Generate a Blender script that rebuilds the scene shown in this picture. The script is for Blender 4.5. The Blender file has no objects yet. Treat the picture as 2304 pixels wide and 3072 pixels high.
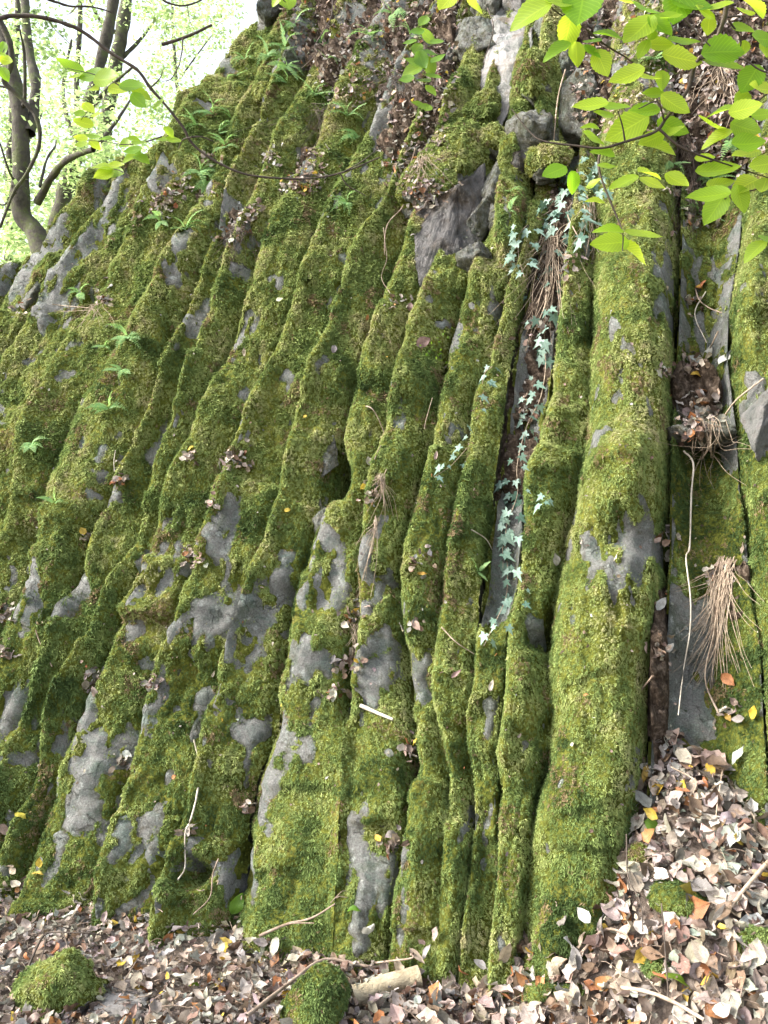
import bpy, math, random
import numpy as np
from mathutils import Vector, Matrix
from mathutils.bvhtree import BVHTree

random.seed(11)
rng = np.random.default_rng(11)
S = bpy.context.scene
COL = S.collection
R = math.radians

# ------------------------------------------------------------------ camera
PITCH = R(3.0)
FPX = 2389.0                      # focal length in pixels of the 2304 x 3072 photograph
CAM = np.array([0.0, 0.0, 1.5])
cam = bpy.data.cameras.new('camera')
cam.sensor_fit = 'VERTICAL'
cam.sensor_height = 36.0
cam.sensor_width = 27.0
cam.lens = 28.0
cam.clip_start = 0.05
cam.clip_end = 500
camo = bpy.data.objects.new('camera', cam)
camo.location = CAM
camo.rotation_euler = (R(90) + PITCH, 0, 0)
COL.objects.link(camo)
S.camera = camo

# ------------------------------------------------------------------ daylight
W = bpy.data.worlds.new('World')
S.world = W
W.use_nodes = True
wn = W.node_tree.nodes
wl = W.node_tree.links
wn.clear()
SUN = Vector((-0.82, -0.16, 0.58)).normalized()     # towards the sun
sky = wn.new('ShaderNodeTexSky')
sky.sky_type = 'NISHITA'
sky.sun_disc = False
sky.sun_elevation = math.asin(SUN.z)
sky.sun_rotation = math.atan2(SUN.x, SUN.y)
sky.air_density = 1.0
sky.dust_density = 4.0
sky.ozone_density = 1.0
bg = wn.new('ShaderNodeBackground')
bg.inputs['Strength'].default_value = 0.15
wo = wn.new('ShaderNodeOutputWorld')
hs = wn.new('ShaderNodeHueSaturation')          # thin bright cloud over the whole sky
hs.inputs['Saturation'].default_value = 0.45
hs.inputs['Value'].default_value = 1.25
wl.new(sky.outputs[0], hs.inputs['Color'])
wl.new(hs.outputs[0], bg.inputs['Color'])
wl.new(bg.outputs[0], wo.inputs['Surface'])
sl = bpy.data.lights.new('sun', 'SUN')
sl.energy = 2.2
sl.angle = R(20)
sl.color = (1.0, 0.95, 0.86)
so = bpy.data.objects.new('sun', sl)
so.rotation_euler = SUN.to_track_quat('Z', 'Y').to_euler()
so.location = (-6, -4, 9)
COL.objects.link(so)

S.view_settings.view_transform = 'Standard'
S.view_settings.look = 'None'
S.view_settings.exposure = 1.8
S.view_settings.gamma = 1.0
S.view_settings.use_curve_mapping = False
S.render.engine = 'CYCLES'
S.cycles.max_bounces = 6
S.cycles.transparent_max_bounces = 4

# ------------------------------------------------------------------ noise
_perm = np.random.default_rng(3).permutation(256)
_perm = np.concatenate([_perm, _perm, _perm])
_g = np.random.default_rng(4).normal(size=(256, 3))
_g /= np.linalg.norm(_g, axis=1)[:, None]


def perlin(P):
    P = np.asarray(P, dtype=np.float64)
    i = np.floor(P).astype(np.int64)
    f = P - i
    i &= 255
    u = f * f * f * (f * (f * 6 - 15) + 10)
    out = 0
    for dx in (0, 1):
        wx = u[:, 0] if dx else 1 - u[:, 0]
        a = _perm[(i[:, 0] + dx) & 255]
        for dy in (0, 1):
            wy = u[:, 1] if dy else 1 - u[:, 1]
            b = _perm[a + ((i[:, 1] + dy) & 255)]
            for dz in (0, 1):
                wz = u[:, 2] if dz else 1 - u[:, 2]
                g = _g[_perm[b + ((i[:, 2] + dz) & 255)]]
                d = g[:, 0] * (f[:, 0] - dx) + g[:, 1] * (f[:, 1] - dy) + g[:, 2] * (f[:, 2] - dz)
                out = out + wx * wy * wz * d
    return out * 1.5


def fbm(P, octaves=3, off=0.0):
    P = np.asarray(P) + off
    s = 0
    a = 1.0
    for k in range(octaves):
        s = s + a * perlin(P * (2.03 ** k) + 17.3 * k)
        a *= 0.5
    return s


def smooth(x, a, b):
    t = np.clip((x - a) / (b - a), 0, 1)
    return t * t * (3 - 2 * t)


# ------------------------------------------------------------------ helpers for objects
def new_mesh(name, V, F, mat, shade=True, uv=None, attrs=None):
    """V (n,3); F an int array (m,3|4) or a list of index lists."""
    me = bpy.data.meshes.new(name)
    V = np.asarray(V, dtype=np.float32)
    if isinstance(F, np.ndarray) and F.ndim == 2:
        k = F.shape[1]
        me.vertices.add(len(V))
        me.vertices.foreach_set('co', V.ravel())
        me.loops.add(F.size)
        me.loops.foreach_set('vertex_index', F.astype(np.int32).ravel())
        me.polygons.add(len(F))
        me.polygons.foreach_set('loop_start', np.arange(0, F.size, k, dtype=np.int32))
        me.update(calc_edges=True)
    else:
        me.from_pydata([tuple(map(float, v)) for v in V], [], [list(map(int, f)) for f in F])
        me.update()
    if shade and len(me.polygons):
        me.polygons.foreach_set('use_smooth', np.ones(len(me.polygons), dtype=bool))
    if uv is not None:
        l = me.uv_layers.new(name='UVMap')
        vi = np.empty(len(me.loops), dtype=np.int32)
        me.loops.foreach_get('vertex_index', vi)
        l.data.foreach_set('uv', np.asarray(uv, dtype=np.float32)[vi].ravel())
    if attrs:
        for an, (at, data) in attrs.items():
            a = me.attributes.new(an, at, 'POINT')
            key = {'FLOAT': 'value', 'FLOAT_VECTOR': 'vector', 'FLOAT_COLOR': 'color', 'BOOLEAN': 'value'}[at]
            a.data.foreach_set(key, np.ascontiguousarray(data).ravel())
    if mat is not None:
        me.materials.append(mat)
    return me


def link(name, me, parent=None):
    o = bpy.data.objects.new(name, me)
    COL.objects.link(o)
    if parent is not None:
        o.parent = parent
    return o


def tag(o, label=None, cat=None, group=None, kind=None):
    if label:
        o['label'] = label
    if cat:
        o['category'] = cat
    if group:
        o['group'] = group
    if kind:
        o['kind'] = kind
    return o


def empty(name, loc, label=None, cat=None, group=None, kind=None):
    o = bpy.data.objects.new(name, None)
    o.empty_display_size = 0.05
    o.location = [float(v) for v in loc]
    COL.objects.link(o)
    return tag(o, label, cat, group, kind)


def part(root, name, V, F, mat, **kw):
    """mesh given in world coordinates, parented to an unrotated root"""
    me = new_mesh(name, np.asarray(V) - np.array(root.location), F, mat, **kw)
    return link(name, me, root)


def thing(name, V, F, mat, label, cat, group=None, kind=None, base=None, **kw):
    V = np.asarray(V, dtype=float)
    if base is None:
        base = V.mean(axis=0)
        base[2] = V[:, 2].min()
    me = new_mesh(name, V - base, F, mat, **kw)
    o = link(name, me)
    o.location = [float(v) for v in base]
    return tag(o, label, cat, group, kind)


def ray(px, py):
    px = np.asarray(px, dtype=float)
    py = np.asarray(py, dtype=float)
    x = (px - 1152) / FPX
    y = (1536 - py) / FPX
    return np.stack([x + 0 * y, math.cos(PITCH) - y * math.sin(PITCH) + 0 * x,
                     math.sin(PITCH) + y * math.cos(PITCH) + 0 * x], axis=-1)


def at(px, py, d):
    """a point d metres away from the tripod, seen in the direction of that pixel"""
    return CAM + ray(px, py) * d


def catmull(P, n=6):
    P = np.asarray(P, dtype=float)
    if len(P) < 3:
        t = np.linspace(0, 1, n + 1)[:, None]
        return P[0] * (1 - t) + P[-1] * t
    Q = np.vstack([2 * P[0] - P[1], P, 2 * P[-1] - P[-2]])
    out = []
    for i in range(1, len(Q) - 2):
        for k in range(n):
            t = k / n
            a, b, c, d = Q[i - 1], Q[i], Q[i + 1], Q[i + 2]
            out.append(0.5 * ((2 * b) + (c - a) * t + (2 * a - 5 * b + 4 * c - d) * t * t + (3 * b - a - 3 * c + d) * t ** 3))
    out.append(Q[-2])
    return np.array(out)


def tube(P, r0, r1, sides=6, rough=0.0, n=5, spline=True):
    """tapered tube along a polyline; returns V, F (quads plus end fans as degenerate-free quads)"""
    P = catmull(P, n) if spline else np.asarray(P, dtype=float)
    m = len(P)
    rr = np.linspace(r0, r1, m) if np.ndim(r0) == 0 else np.interp(np.linspace(0, 1, m), np.linspace(0, 1, len(r0)), r0)
    T = np.gradient(P, axis=0)
    T /= np.linalg.norm(T, axis=1)[:, None] + 1e-9
    up = np.array([0.31, 0.47, 0.83])
    A = np.cross(T, up)
    A /= np.linalg.norm(A, axis=1)[:, None] + 1e-9
    B = np.cross(T, A)
    th = np.linspace(0, 2 * np.pi, sides, endpoint=False)
    ring = (A[:, None, :] * np.cos(th)[None, :, None] + B[:, None, :] * np.sin(th)[None, :, None])
    rad = rr[:, None] * np.ones((1, sides))
    if rough:
        nn = fbm((P[:, None, :] + ring * rr[:, None, None]).reshape(-1, 3) * (0.35 / max(rr.max(), 1e-4)), 2).reshape(m, sides)
        rad = rad * (1 + rough * nn)
    V = (P[:, None, :] + ring * rad[:, :, None]).reshape(-1, 3)
    i = np.arange(m - 1)[:, None] * sides
    j = np.arange(sides)[None, :]
    j2 = (j + 1) % sides
    F = np.stack([i + j, i + j2, i + sides + j2, i + sides + j], axis=-1).reshape(-1, 4)
    return V, F


def merge(parts):
    Vs, Fs, o = [], [], 0
    for V, F in parts:
        Vs.append(np.asarray(V))
        Fs.append(np.asarray(F) + o)
        o += len(V)
    return np.vstack(Vs), np.vstack(Fs)


# ------------------------------------------------------------------ materials
def mat_new(name):
    m = bpy.data.materials.new(name)
    m.use_nodes = True
    nt = m.node_tree
    nt.nodes.clear()
    out = nt.nodes.new('ShaderNodeOutputMaterial')
    return m, nt, out


def N(nt, t, **inp):
    n = nt.nodes.new(t)
    for k, v in inp.items():
        if hasattr(n, k) and k not in n.inputs:
            setattr(n, k, v)
        else:
            n.inputs[k.replace('_', ' ')].default_value = v
    return n


def ramp(nt, fac, stops):
    r = nt.nodes.new('ShaderNodeValToRGB')
    e = r.color_ramp.elements
    while len(e) < len(stops):
        e.new(0.5)
    for k, (p, c) in enumerate(stops):
        e[k].position = p
        e[k].color = (c[0], c[1], c[2], 1) if len(c) == 3 else c
    nt.links.new(fac, r.inputs[0])
    return r


def coords(nt, obj=False):
    if obj:
        t = nt.nodes.new('ShaderNodeTexCoord')
        return t.outputs['Object']
    g = nt.nodes.new('ShaderNodeNewGeometry')
    return g.outputs['Position']


def noise(nt, co, scale, detail=4, rough=0.55, dist=0.0):
    n = nt.nodes.new('ShaderNodeTexNoise')
    n.inputs['Scale'].default_value = scale
    n.inputs['Detail'].default_value = detail
    n.inputs['Roughness'].default_value = rough
    n.inputs['Distortion'].default_value = dist
    if co is not None:
        nt.links.new(co, n.inputs['Vector'])
    return n.outputs['Fac']


def mix(nt, fac, a, b, mode='MIX'):
    m = nt.nodes.new('ShaderNodeMix')
    m.data_type = 'RGBA'
    m.blend_type = mode
    for s, v in ((m.inputs[0], fac), (m.inputs[6], a), (m.inputs[7], b)):
        if isinstance(v, (int, float)):
            s.default_value = v
        elif isinstance(v, tuple):
            s.default_value = (v[0], v[1], v[2], 1)
        else:
            nt.links.new(v, s)
    return m.outputs[2]


def bump(nt, h, strength=0.4, dist=0.01, normal=None):
    b = nt.nodes.new('ShaderNodeBump')
    b.inputs['Strength'].default_value = strength
    b.inputs['Distance'].default_value = dist
    nt.links.new(h, b.inputs['Height'])
    if normal is not None:
        nt.links.new(normal, b.inputs['Normal'])
    return b.outputs[0]


def principled(nt, out, color, rough=0.8, normal=None, spec=0.3, **kw):
    p = nt.nodes.new('ShaderNodeBsdfPrincipled')
    if isinstance(color, tuple):
        p.inputs['Base Color'].default_value = (*color, 1)
    else:
        nt.links.new(color, p.inputs['Base Color'])
    if isinstance(rough, (int, float)):
        p.inputs['Roughness'].default_value = rough
    else:
        nt.links.new(rough, p.inputs['Roughness'])
    p.inputs['Specular IOR Level'].default_value = spec
    if normal is not None:
        nt.links.new(normal, p.inputs['Normal'])
    if out is not None:
        nt.links.new(p.outputs[0], out.inputs[0])
    return p


def translucent(nt, out, p, color, fac, normal=None):
    t = nt.nodes.new('ShaderNodeBsdfTranslucent')
    if isinstance(color, tuple):
        t.inputs[0].default_value = (*color, 1)
    else:
        nt.links.new(color, t.inputs[0])
    m = nt.nodes.new('ShaderNodeMixShader')
    m.inputs[0].default_value = fac
    nt.links.new(p.outputs[0], m.inputs[1])
    nt.links.new(t.outputs[0], m.inputs[2])
    nt.links.new(m.outputs[0], out.inputs[0])


def make_rock():
    m, nt, out = mat_new('grey_basalt')
    co = coords(nt)
    a = noise(nt, co, 5.2, 8, 0.72, 0.6)
    c = ramp(nt, a, [(0.25, (0.10, 0.13, 0.112)), (0.38, (0.185, 0.212, 0.192)), (0.50, (0.275, 0.272, 0.258)), (0.62, (0.190, 0.242, 0.208)), (0.78, (0.34, 0.352, 0.325))]).outputs[0]
    st = ramp(nt, noise(nt, co, 5.5, 6, 0.7), [(0.60, (0, 0, 0)), (0.76, (1, 1, 1))]).outputs[0]
    c = mix(nt, st, c, (0.10, 0.075, 0.045))
    gr = ramp(nt, noise(nt, co, 7.0, 5, 0.65, 0.6), [(0.52, (0, 0, 0)), (0.68, (0.7, 0.7, 0.7))]).outputs[0]
    c = mix(nt, gr, c, (0.085, 0.115, 0.065))
    li = ramp(nt, noise(nt, co, 21.0, 6, 0.7), [(0.57, (0, 0, 0)), (0.63, (0.85, 0.85, 0.85))]).outputs[0]
    c = mix(nt, li, c, (0.40, 0.43, 0.40))
    at_ = nt.nodes.new('ShaderNodeAttribute')
    at_.attribute_name = 'film'
    fm = nt.nodes.new('ShaderNodeMath'); fm.operation = 'MULTIPLY_ADD'
    nt.links.new(noise(nt, co, 30, 5, 0.7), fm.inputs[0]); fm.inputs[1].default_value = 1.3
    nt.links.new(at_.outputs['Fac'], fm.inputs[2])
    fr = ramp(nt, fm.outputs[0], [(0.48, (0, 0, 0)), (0.85, (1, 1, 1))]).outputs[0]
    c = mix(nt, fr, c, mix(nt, noise(nt, co, 12, 3, 0.6), (0.045, 0.055, 0.018), (0.12, 0.10, 0.055)))
    sp = ramp(nt, noise(nt, co, 160.0, 3, 0.7), [(0.3, (0.5, 0.5, 0.5)), (0.7, (1.22, 1.22, 1.22))]).outputs[0]
    c = mix(nt, 1.0, c, sp, 'MULTIPLY')
    v = nt.nodes.new('ShaderNodeTexVoronoi')
    v.feature = 'DISTANCE_TO_EDGE'
    v.inputs['Scale'].default_value = 2.6
    dn = nt.nodes.new('ShaderNodeVectorMath')
    dn.operation = 'MULTIPLY_ADD'
    nn = nt.nodes.new('ShaderNodeTexNoise')
    nn.inputs['Scale'].default_value = 4.0
    nn.inputs['Detail'].default_value = 4
    nt.links.new(co, nn.inputs['Vector'])
    nt.links.new(nn.outputs['Color'], dn.inputs[0])
    dn.inputs[1].default_value = (0.55, 0.55, 0.55)
    nt.links.new(co, dn.inputs[2])
    nt.links.new(dn.outputs[0], v.inputs['Vector'])
    cr = ramp(nt, v.outputs['Distance'], [(0.0, (0, 0, 0)), (0.012, (1, 1, 1))]).outputs[0]
    c = mix(nt, 1.0, c, ramp(nt, v.outputs['Distance'], [(0.0, (0.42, 0.41, 0.38)), (0.008, (1, 1, 1))]).outputs[0], 'MULTIPLY')
    b1 = bump(nt, cr, 0.8, 0.012)
    b2 = bump(nt, noise(nt, co, 22, 10, 0.8, 0.5), 1.0, 0.06, b1)
    principled(nt, out, c, 0.72, b2, 0.35)
    return m


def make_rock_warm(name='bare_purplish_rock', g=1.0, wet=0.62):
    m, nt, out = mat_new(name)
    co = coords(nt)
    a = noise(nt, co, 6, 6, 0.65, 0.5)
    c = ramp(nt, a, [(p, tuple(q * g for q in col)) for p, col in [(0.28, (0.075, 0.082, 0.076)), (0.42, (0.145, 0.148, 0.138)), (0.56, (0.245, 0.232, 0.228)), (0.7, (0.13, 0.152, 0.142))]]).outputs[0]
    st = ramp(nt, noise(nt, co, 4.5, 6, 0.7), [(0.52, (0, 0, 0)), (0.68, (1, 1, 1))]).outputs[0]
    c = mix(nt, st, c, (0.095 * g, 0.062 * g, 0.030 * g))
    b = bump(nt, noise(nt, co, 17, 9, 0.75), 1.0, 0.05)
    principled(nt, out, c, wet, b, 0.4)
    return m


def moss_colour(nt, co, fac_attr=None):
    a = noise(nt, co, 9.0, 5, 0.65)
    c = ramp(nt, a, [(0.30, (0.035, 0.044, 0.009)), (0.45, (0.090, 0.105, 0.018)), (0.58, (0.15, 0.16, 0.03)), (0.74, (0.18, 0.155, 0.045))]).outputs[0]
    f = noise(nt, co, 75.0, 4, 0.7)
    k = ramp(nt, f, [(0.32, (0.35, 0.38, 0.35)), (0.62, (1.25, 1.25, 1.2))]).outputs[0]
    return mix(nt, 1.0, c, k, 'MULTIPLY')


def make_moss_sheet():
    m, nt, out = mat_new('moss_carpet')
    co = coords(nt)
    c = moss_colour(nt, co)
    b = bump(nt, noise(nt, co, 90, 5, 0.75), 1.0, 0.02)
    principled(nt, out, c, 0.95, b, 0.1)
    return m


def make_moss_tuft():
    m, nt, out = mat_new('moss_fronds')
    a = nt.nodes.new('ShaderNodeAttribute')
    a.attribute_type = 'INSTANCER'
    a.attribute_name = 'tint'
    c = ramp(nt, a.outputs['Fac'], [(0.0, (0.045, 0.076, 0.022)), (0.22, (0.138, 0.198, 0.060)), (0.48, (0.262, 0.322, 0.104)),
                                    (0.72, (0.365, 0.395, 0.155)), (0.92, (0.42, 0.405, 0.21)), (1.0, (0.24, 0.18, 0.10))]).outputs[0]
    oi = nt.nodes.new('ShaderNodeObjectInfo')
    k = ramp(nt, oi.outputs['Random'], [(0, (0.76, 0.78, 0.72)), (1, (1.2, 1.2, 1.2))]).outputs[0]
    c = mix(nt, 1.0, c, k, 'MULTIPLY')
    p = principled(nt, None, c, 0.75, None, 0.2)
    translucent(nt, out, p, c, 0.3)
    return m


def vein_height(nt):
    uv = nt.nodes.new('ShaderNodeUVMap')
    sx = nt.nodes.new('ShaderNodeSeparateXYZ')
    nt.links.new(uv.outputs[0], sx.inputs[0])

    def math_(op, a, b):
        n = nt.nodes.new('ShaderNodeMath')
        n.operation = op
        for s, v in zip(n.inputs, (a, b)):
            if isinstance(v, (int, float)):
                s.default_value = v
            elif v is not None:
                nt.links.new(v, s)
        return n.outputs[0]
    av = math_('ABSOLUTE', sx.outputs[1], None)
    d = math_('SUBTRACT', math_('MULTIPLY', sx.outputs[0], 11.0), math_('MULTIPLY', av, 3.2))
    fr = math_('FRACT', d, None)
    side = math_('LESS_THAN', fr, 0.16)
    mid = math_('LESS_THAN', av, 0.05)
    return math_('MAXIMUM', side, mid)


def make_live_leaf(name, c1, c2, tr, rough=0.45, fac=0.55, spec=0.4):
    m, nt, out = mat_new(name)
    oi = nt.nodes.new('ShaderNodeObjectInfo')
    k = ramp(nt, oi.outputs['Random'], [(0, c1), (1, c2)]).outputs[0]
    v = vein_height(nt)
    col = mix(nt, v, k, mix(nt, 1.0, k, (1.35, 1.25, 1.2), 'MULTIPLY'))
    tc = mix(nt, 1.0, col, tr, 'MULTIPLY')
    b = bump(nt, v, 0.4, 0.002)
    p = principled(nt, None, col, rough, b, spec)
    translucent(nt, out, p, tc, fac)
    return m


def make_dead_leaf(name, attr):
    """attr True: colour from the mesh's own 'col' attribute, else from the object colour"""
    m, nt, out = mat_new(name)
    if attr:
        a = nt.nodes.new('ShaderNodeAttribute')
        a.attribute_name = 'col'
        c = a.outputs['Color']
    else:
        c = nt.nodes.new('ShaderNodeObjectInfo').outputs['Color']
    co = coords(nt)
    k = ramp(nt, noise(nt, co, 55, 4, 0.65), [(0.3, (0.62, 0.6, 0.58)), (0.65, (1.12, 1.12, 1.12))]).outputs[0]
    c = mix(nt, 1.0, c, k, 'MULTIPLY')
    v = vein_height(nt)
    c = mix(nt, v, c, mix(nt, 1.0, c, (0.78, 0.74, 0.7), 'MULTIPLY'))
    b = bump(nt, v, 0.6, 0.003)
    p = principled(nt, None, c, 0.55, b, 0.35)
    translucent(nt, out, p, c, 0.25)
    return m


def make_plain(name, stops, scale, rough=0.8, bumpy=0.5, bs=None, dist=0.01, spec=0.25):
    m, nt, out = mat_new(name)
    co = coords(nt)
    c = ramp(nt, noise(nt, co, scale, 6, 0.65), stops).outputs[0]
    b = bump(nt, noise(nt, co, bs or scale * 4, 6, 0.7), bumpy, dist)
    principled(nt, out, c, rough, b, spec)
    return m


def make_foliage(name, c1, c2, tr, fac=0.5):
    m, nt, out = mat_new(name)
    g = nt.nodes.new('ShaderNodeNewGeometry')
    k = ramp(nt, g.outputs['Random Per Island'], [(0, c1), (1, c2)]).outputs[0]
    tc = mix(nt, 1.0, k, tr, 'MULTIPLY')
    p = principled(nt, None, k, 0.5, None, 0.35)
    translucent(nt, out, p, tc, fac)
    return m


M_ROCK = make_rock()
M_WARM = make_rock_warm()
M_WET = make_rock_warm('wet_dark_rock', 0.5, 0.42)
M_SLAB = make_rock_warm('pale_slab_rock', 1.6, 0.7)
M_MOSS = make_moss_sheet()
M_TUFT = make_moss_tuft()
M_LIME = make_live_leaf('lime_green_leaf', (0.13, 0.26, 0.015), (0.38, 0.48, 0.045), (1.8, 1.75, 1.3), 0.42, 0.62)
M_GREENLEAF = make_live_leaf('green_leaf', (0.09, 0.19, 0.02), (0.15, 0.25, 0.025), (1.8, 1.7, 1.2), 0.4, 0.45)
M_IVY = make_live_leaf('ivy_leaf', (0.06, 0.13, 0.09), (0.20, 0.30, 0.25), (1.3, 1.3, 1.0), 0.5, 0.15, 0.5)
M_FERN = make_foliage('fern_green', (0.16, 0.33, 0.14), (0.30, 0.42, 0.16), (1.5, 1.5, 1.1), 0.4)
M_FOL = make_foliage('beech_foliage', (0.19, 0.28, 0.11), (0.42, 0.50, 0.26), (1.5, 1.5, 1.3), 0.6)
M_FOLD = make_foliage('dark_foliage', (0.14, 0.21, 0.10), (0.30, 0.38, 0.20), (1.5, 1.5, 1.2), 0.5)
M_DEAD = make_dead_leaf('dead_leaf', False)
M_LITTER = make_dead_leaf('litter_leaf', True)
M_SOIL = make_plain('dark_humus', [(0.3, (0.028, 0.02, 0.015)), (0.5, (0.075, 0.055, 0.04)), (0.62, (0.17, 0.13, 0.10)), (0.75, (0.30, 0.25, 0.20))], 38, 0.95, 1.0, 60, 0.03, 0.1)
M_FLOOR = make_plain('crumbled_leaf_mould', [(0.3, (0.05, 0.038, 0.03)), (0.5, (0.14, 0.11, 0.09)), (0.65, (0.29, 0.24, 0.205))], 26, 0.9, 1.0, 70, 0.03, 0.15)
M_BARK = make_plain('grey_brown_bark', [(0.3, (0.03, 0.027, 0.02)), (0.5, (0.072, 0.065, 0.052)), (0.62, (0.085, 0.10, 0.04)), (0.75, (0.17, 0.165, 0.145))], 9, 0.9, 0.8, 40, 0.02)
M_TWIG = make_plain('dark_twig_bark', [(0.3, (0.03, 0.024, 0.02)), (0.6, (0.085, 0.066, 0.052)), (0.8, (0.13, 0.11, 0.09))], 30, 0.8, 0.5, 120, 0.004)
M_STICK = make_plain('weathered_stick', [(0.3, (0.12, 0.085, 0.06)), (0.55, (0.26, 0.20, 0.155)), (0.75, (0.38, 0.32, 0.27))], 24, 0.85, 0.6, 110, 0.004)
M_PALE = make_plain('peeled_white_wood', [(0.3, (0.25, 0.21, 0.16)), (0.5, (0.42, 0.38, 0.31)), (0.7, (0.54, 0.50, 0.43))], 18, 0.6, 0.4, 90, 0.003)
M_STRAW = make_plain('dry_straw_roots', [(0.3, (0.16, 0.115, 0.08)), (0.55, (0.34, 0.27, 0.20)), (0.75, (0.52, 0.45, 0.36))], 40, 0.8, 0.3, 150, 0.003)
M_LOG = make_plain('rotten_wood', [(0.3, (0.22, 0.17, 0.10)), (0.55, (0.42, 0.36, 0.25)), (0.75, (0.55, 0.50, 0.38))], 14, 0.9, 0.9, 60, 0.02)
M_HILL = make_plain('green_hillside', [(0.3, (0.05, 0.08, 0.02)), (0.6, (0.10, 0.14, 0.035)), (0.8, (0.14, 0.12, 0.06))], 3, 0.95, 0.8, 12, 0.1)
M_STONE = make_plain('pale_flat_stone', [(0.3, (0.15, 0.14, 0.125)), (0.6, (0.22, 0.21, 0.20)), (0.8, (0.27, 0.265, 0.26))], 10, 0.8, 0.6, 60, 0.01)

# ------------------------------------------------------------------ moss fronds as instances
def tuft_mesh(name, seed, blades=13):
    r = np.random.default_rng(seed)
    V, F = [], []
    for k in range(blades):
        az = r.uniform(0, 2 * np.pi)
        # local frame: +Z leaves the rock, -Y hangs downhill
        d = np.array([0.75 * math.cos(az), 0.75 * math.sin(az) - 0.55, r.uniform(0.35, 0.95)])
        d /= np.linalg.norm(d)
        L = r.uniform(0.55, 1.15)
        w = r.uniform(0.10, 0.17)
        s = np.cross(d, r.normal(size=3))
        s /= np.linalg.norm(s)
        b = np.array([r.uniform(-0.5, 0.5), r.uniform(-0.5, 0.5), -0.15])
        dr = np.array([0, -0.22, -0.12]) * L
        o = len(V)
        V += [b, b + d * L * 0.45 + s * w, b + d * L * 0.45 - s * w, b + d * L + dr]
        F += [(o, o + 1, o + 2), (o + 1, o + 3, o + 2)]
    me = new_mesh(name, np.array(V), np.array(F), M_TUFT, shade=False)
    return me


TUFTS = bpy.data.collections.new('moss_frond_shapes')
for k in range(4):
    TUFTS.objects.link(bpy.data.objects.new('moss_frond', tuft_mesh('moss_frond', 40 + k)))


def tuft_nodes():
    ng = bpy.data.node_groups.new('moss_growth', 'GeometryNodeTree')
    ng.interface.new_socket('Geometry', in_out='INPUT', socket_type='NodeSocketGeometry')
    ng.interface.new_socket('Geometry', in_out='OUTPUT', socket_type='NodeSocketGeometry')
    n, l = ng.nodes, ng.links
    gi = n.new('NodeGroupInput')
    go = n.new('NodeGroupOutput')

    def attr(nm, t):
        a = n.new('GeometryNodeInputNamedAttribute')
        a.data_type = t
        a.inputs[0].default_value = nm
        return a.outputs[0]
    ci = n.new('GeometryNodeCollectionInfo')
    ci.inputs[0].default_value = TUFTS
    ci.inputs[1].default_value = True
    ci.inputs[2].default_value = True
    ip = n.new('GeometryNodeInstanceOnPoints')
    er = n.new('FunctionNodeEulerToRotation')
    l.new(attr('rot', 'FLOAT_VECTOR'), er.inputs[0])
    l.new(gi.outputs[0], ip.inputs['Points'])
    l.new(attr('is_frond', 'BOOLEAN'), ip.inputs['Selection'])
    l.new(ci.outputs[0], ip.inputs['Instance'])
    ip.inputs['Pick Instance'].default_value = True
    l.new(er.outputs[0], ip.inputs['Rotation'])
    l.new(attr('size', 'FLOAT'), ip.inputs['Scale'])
    jn = n.new('GeometryNodeJoinGeometry')
    l.new(ip.outputs[0], jn.inputs[0])
    l.new(gi.outputs[0], jn.inputs[0])
    l.new(jn.outputs[0], go.inputs[0])
    return ng


NG = tuft_nodes()


def eulers(Z, D):
    """XYZ eulers of frames with +Z along Z and -Y along the downhill direction D"""
    Z = Z / (np.linalg.norm(Z, axis=1)[:, None] + 1e-9)
    Y = -(D - (D * Z).sum(1)[:, None] * Z)
    Y = Y / (np.linalg.norm(Y, axis=1)[:, None] + 1e-9)
    X = np.cross(Y, Z)
    ry = np.arcsin(np.clip(-X[:, 2], -1, 1))
    rx = np.arctan2(Y[:, 2], Z[:, 2])
    rz = np.arctan2(X[:, 1], X[:, 0])
    return np.stack([rx, ry, rz], axis=1)


def in_view(P, mx=200, my=150):
    d = P - CAM
    c, s = math.cos(PITCH), math.sin(PITCH)
    f = d[:, 1] * c + d[:, 2] * s
    u = -d[:, 1] * s + d[:, 2] * c
    f = np.maximum(f, 1e-3)
    px = 1152 + FPX * d[:, 0] / f
    py = 1536 - FPX * u / f
    return (px > -mx) & (px < 2304 + mx) & (py > -my) & (py < 3072 + my), px, py


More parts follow.
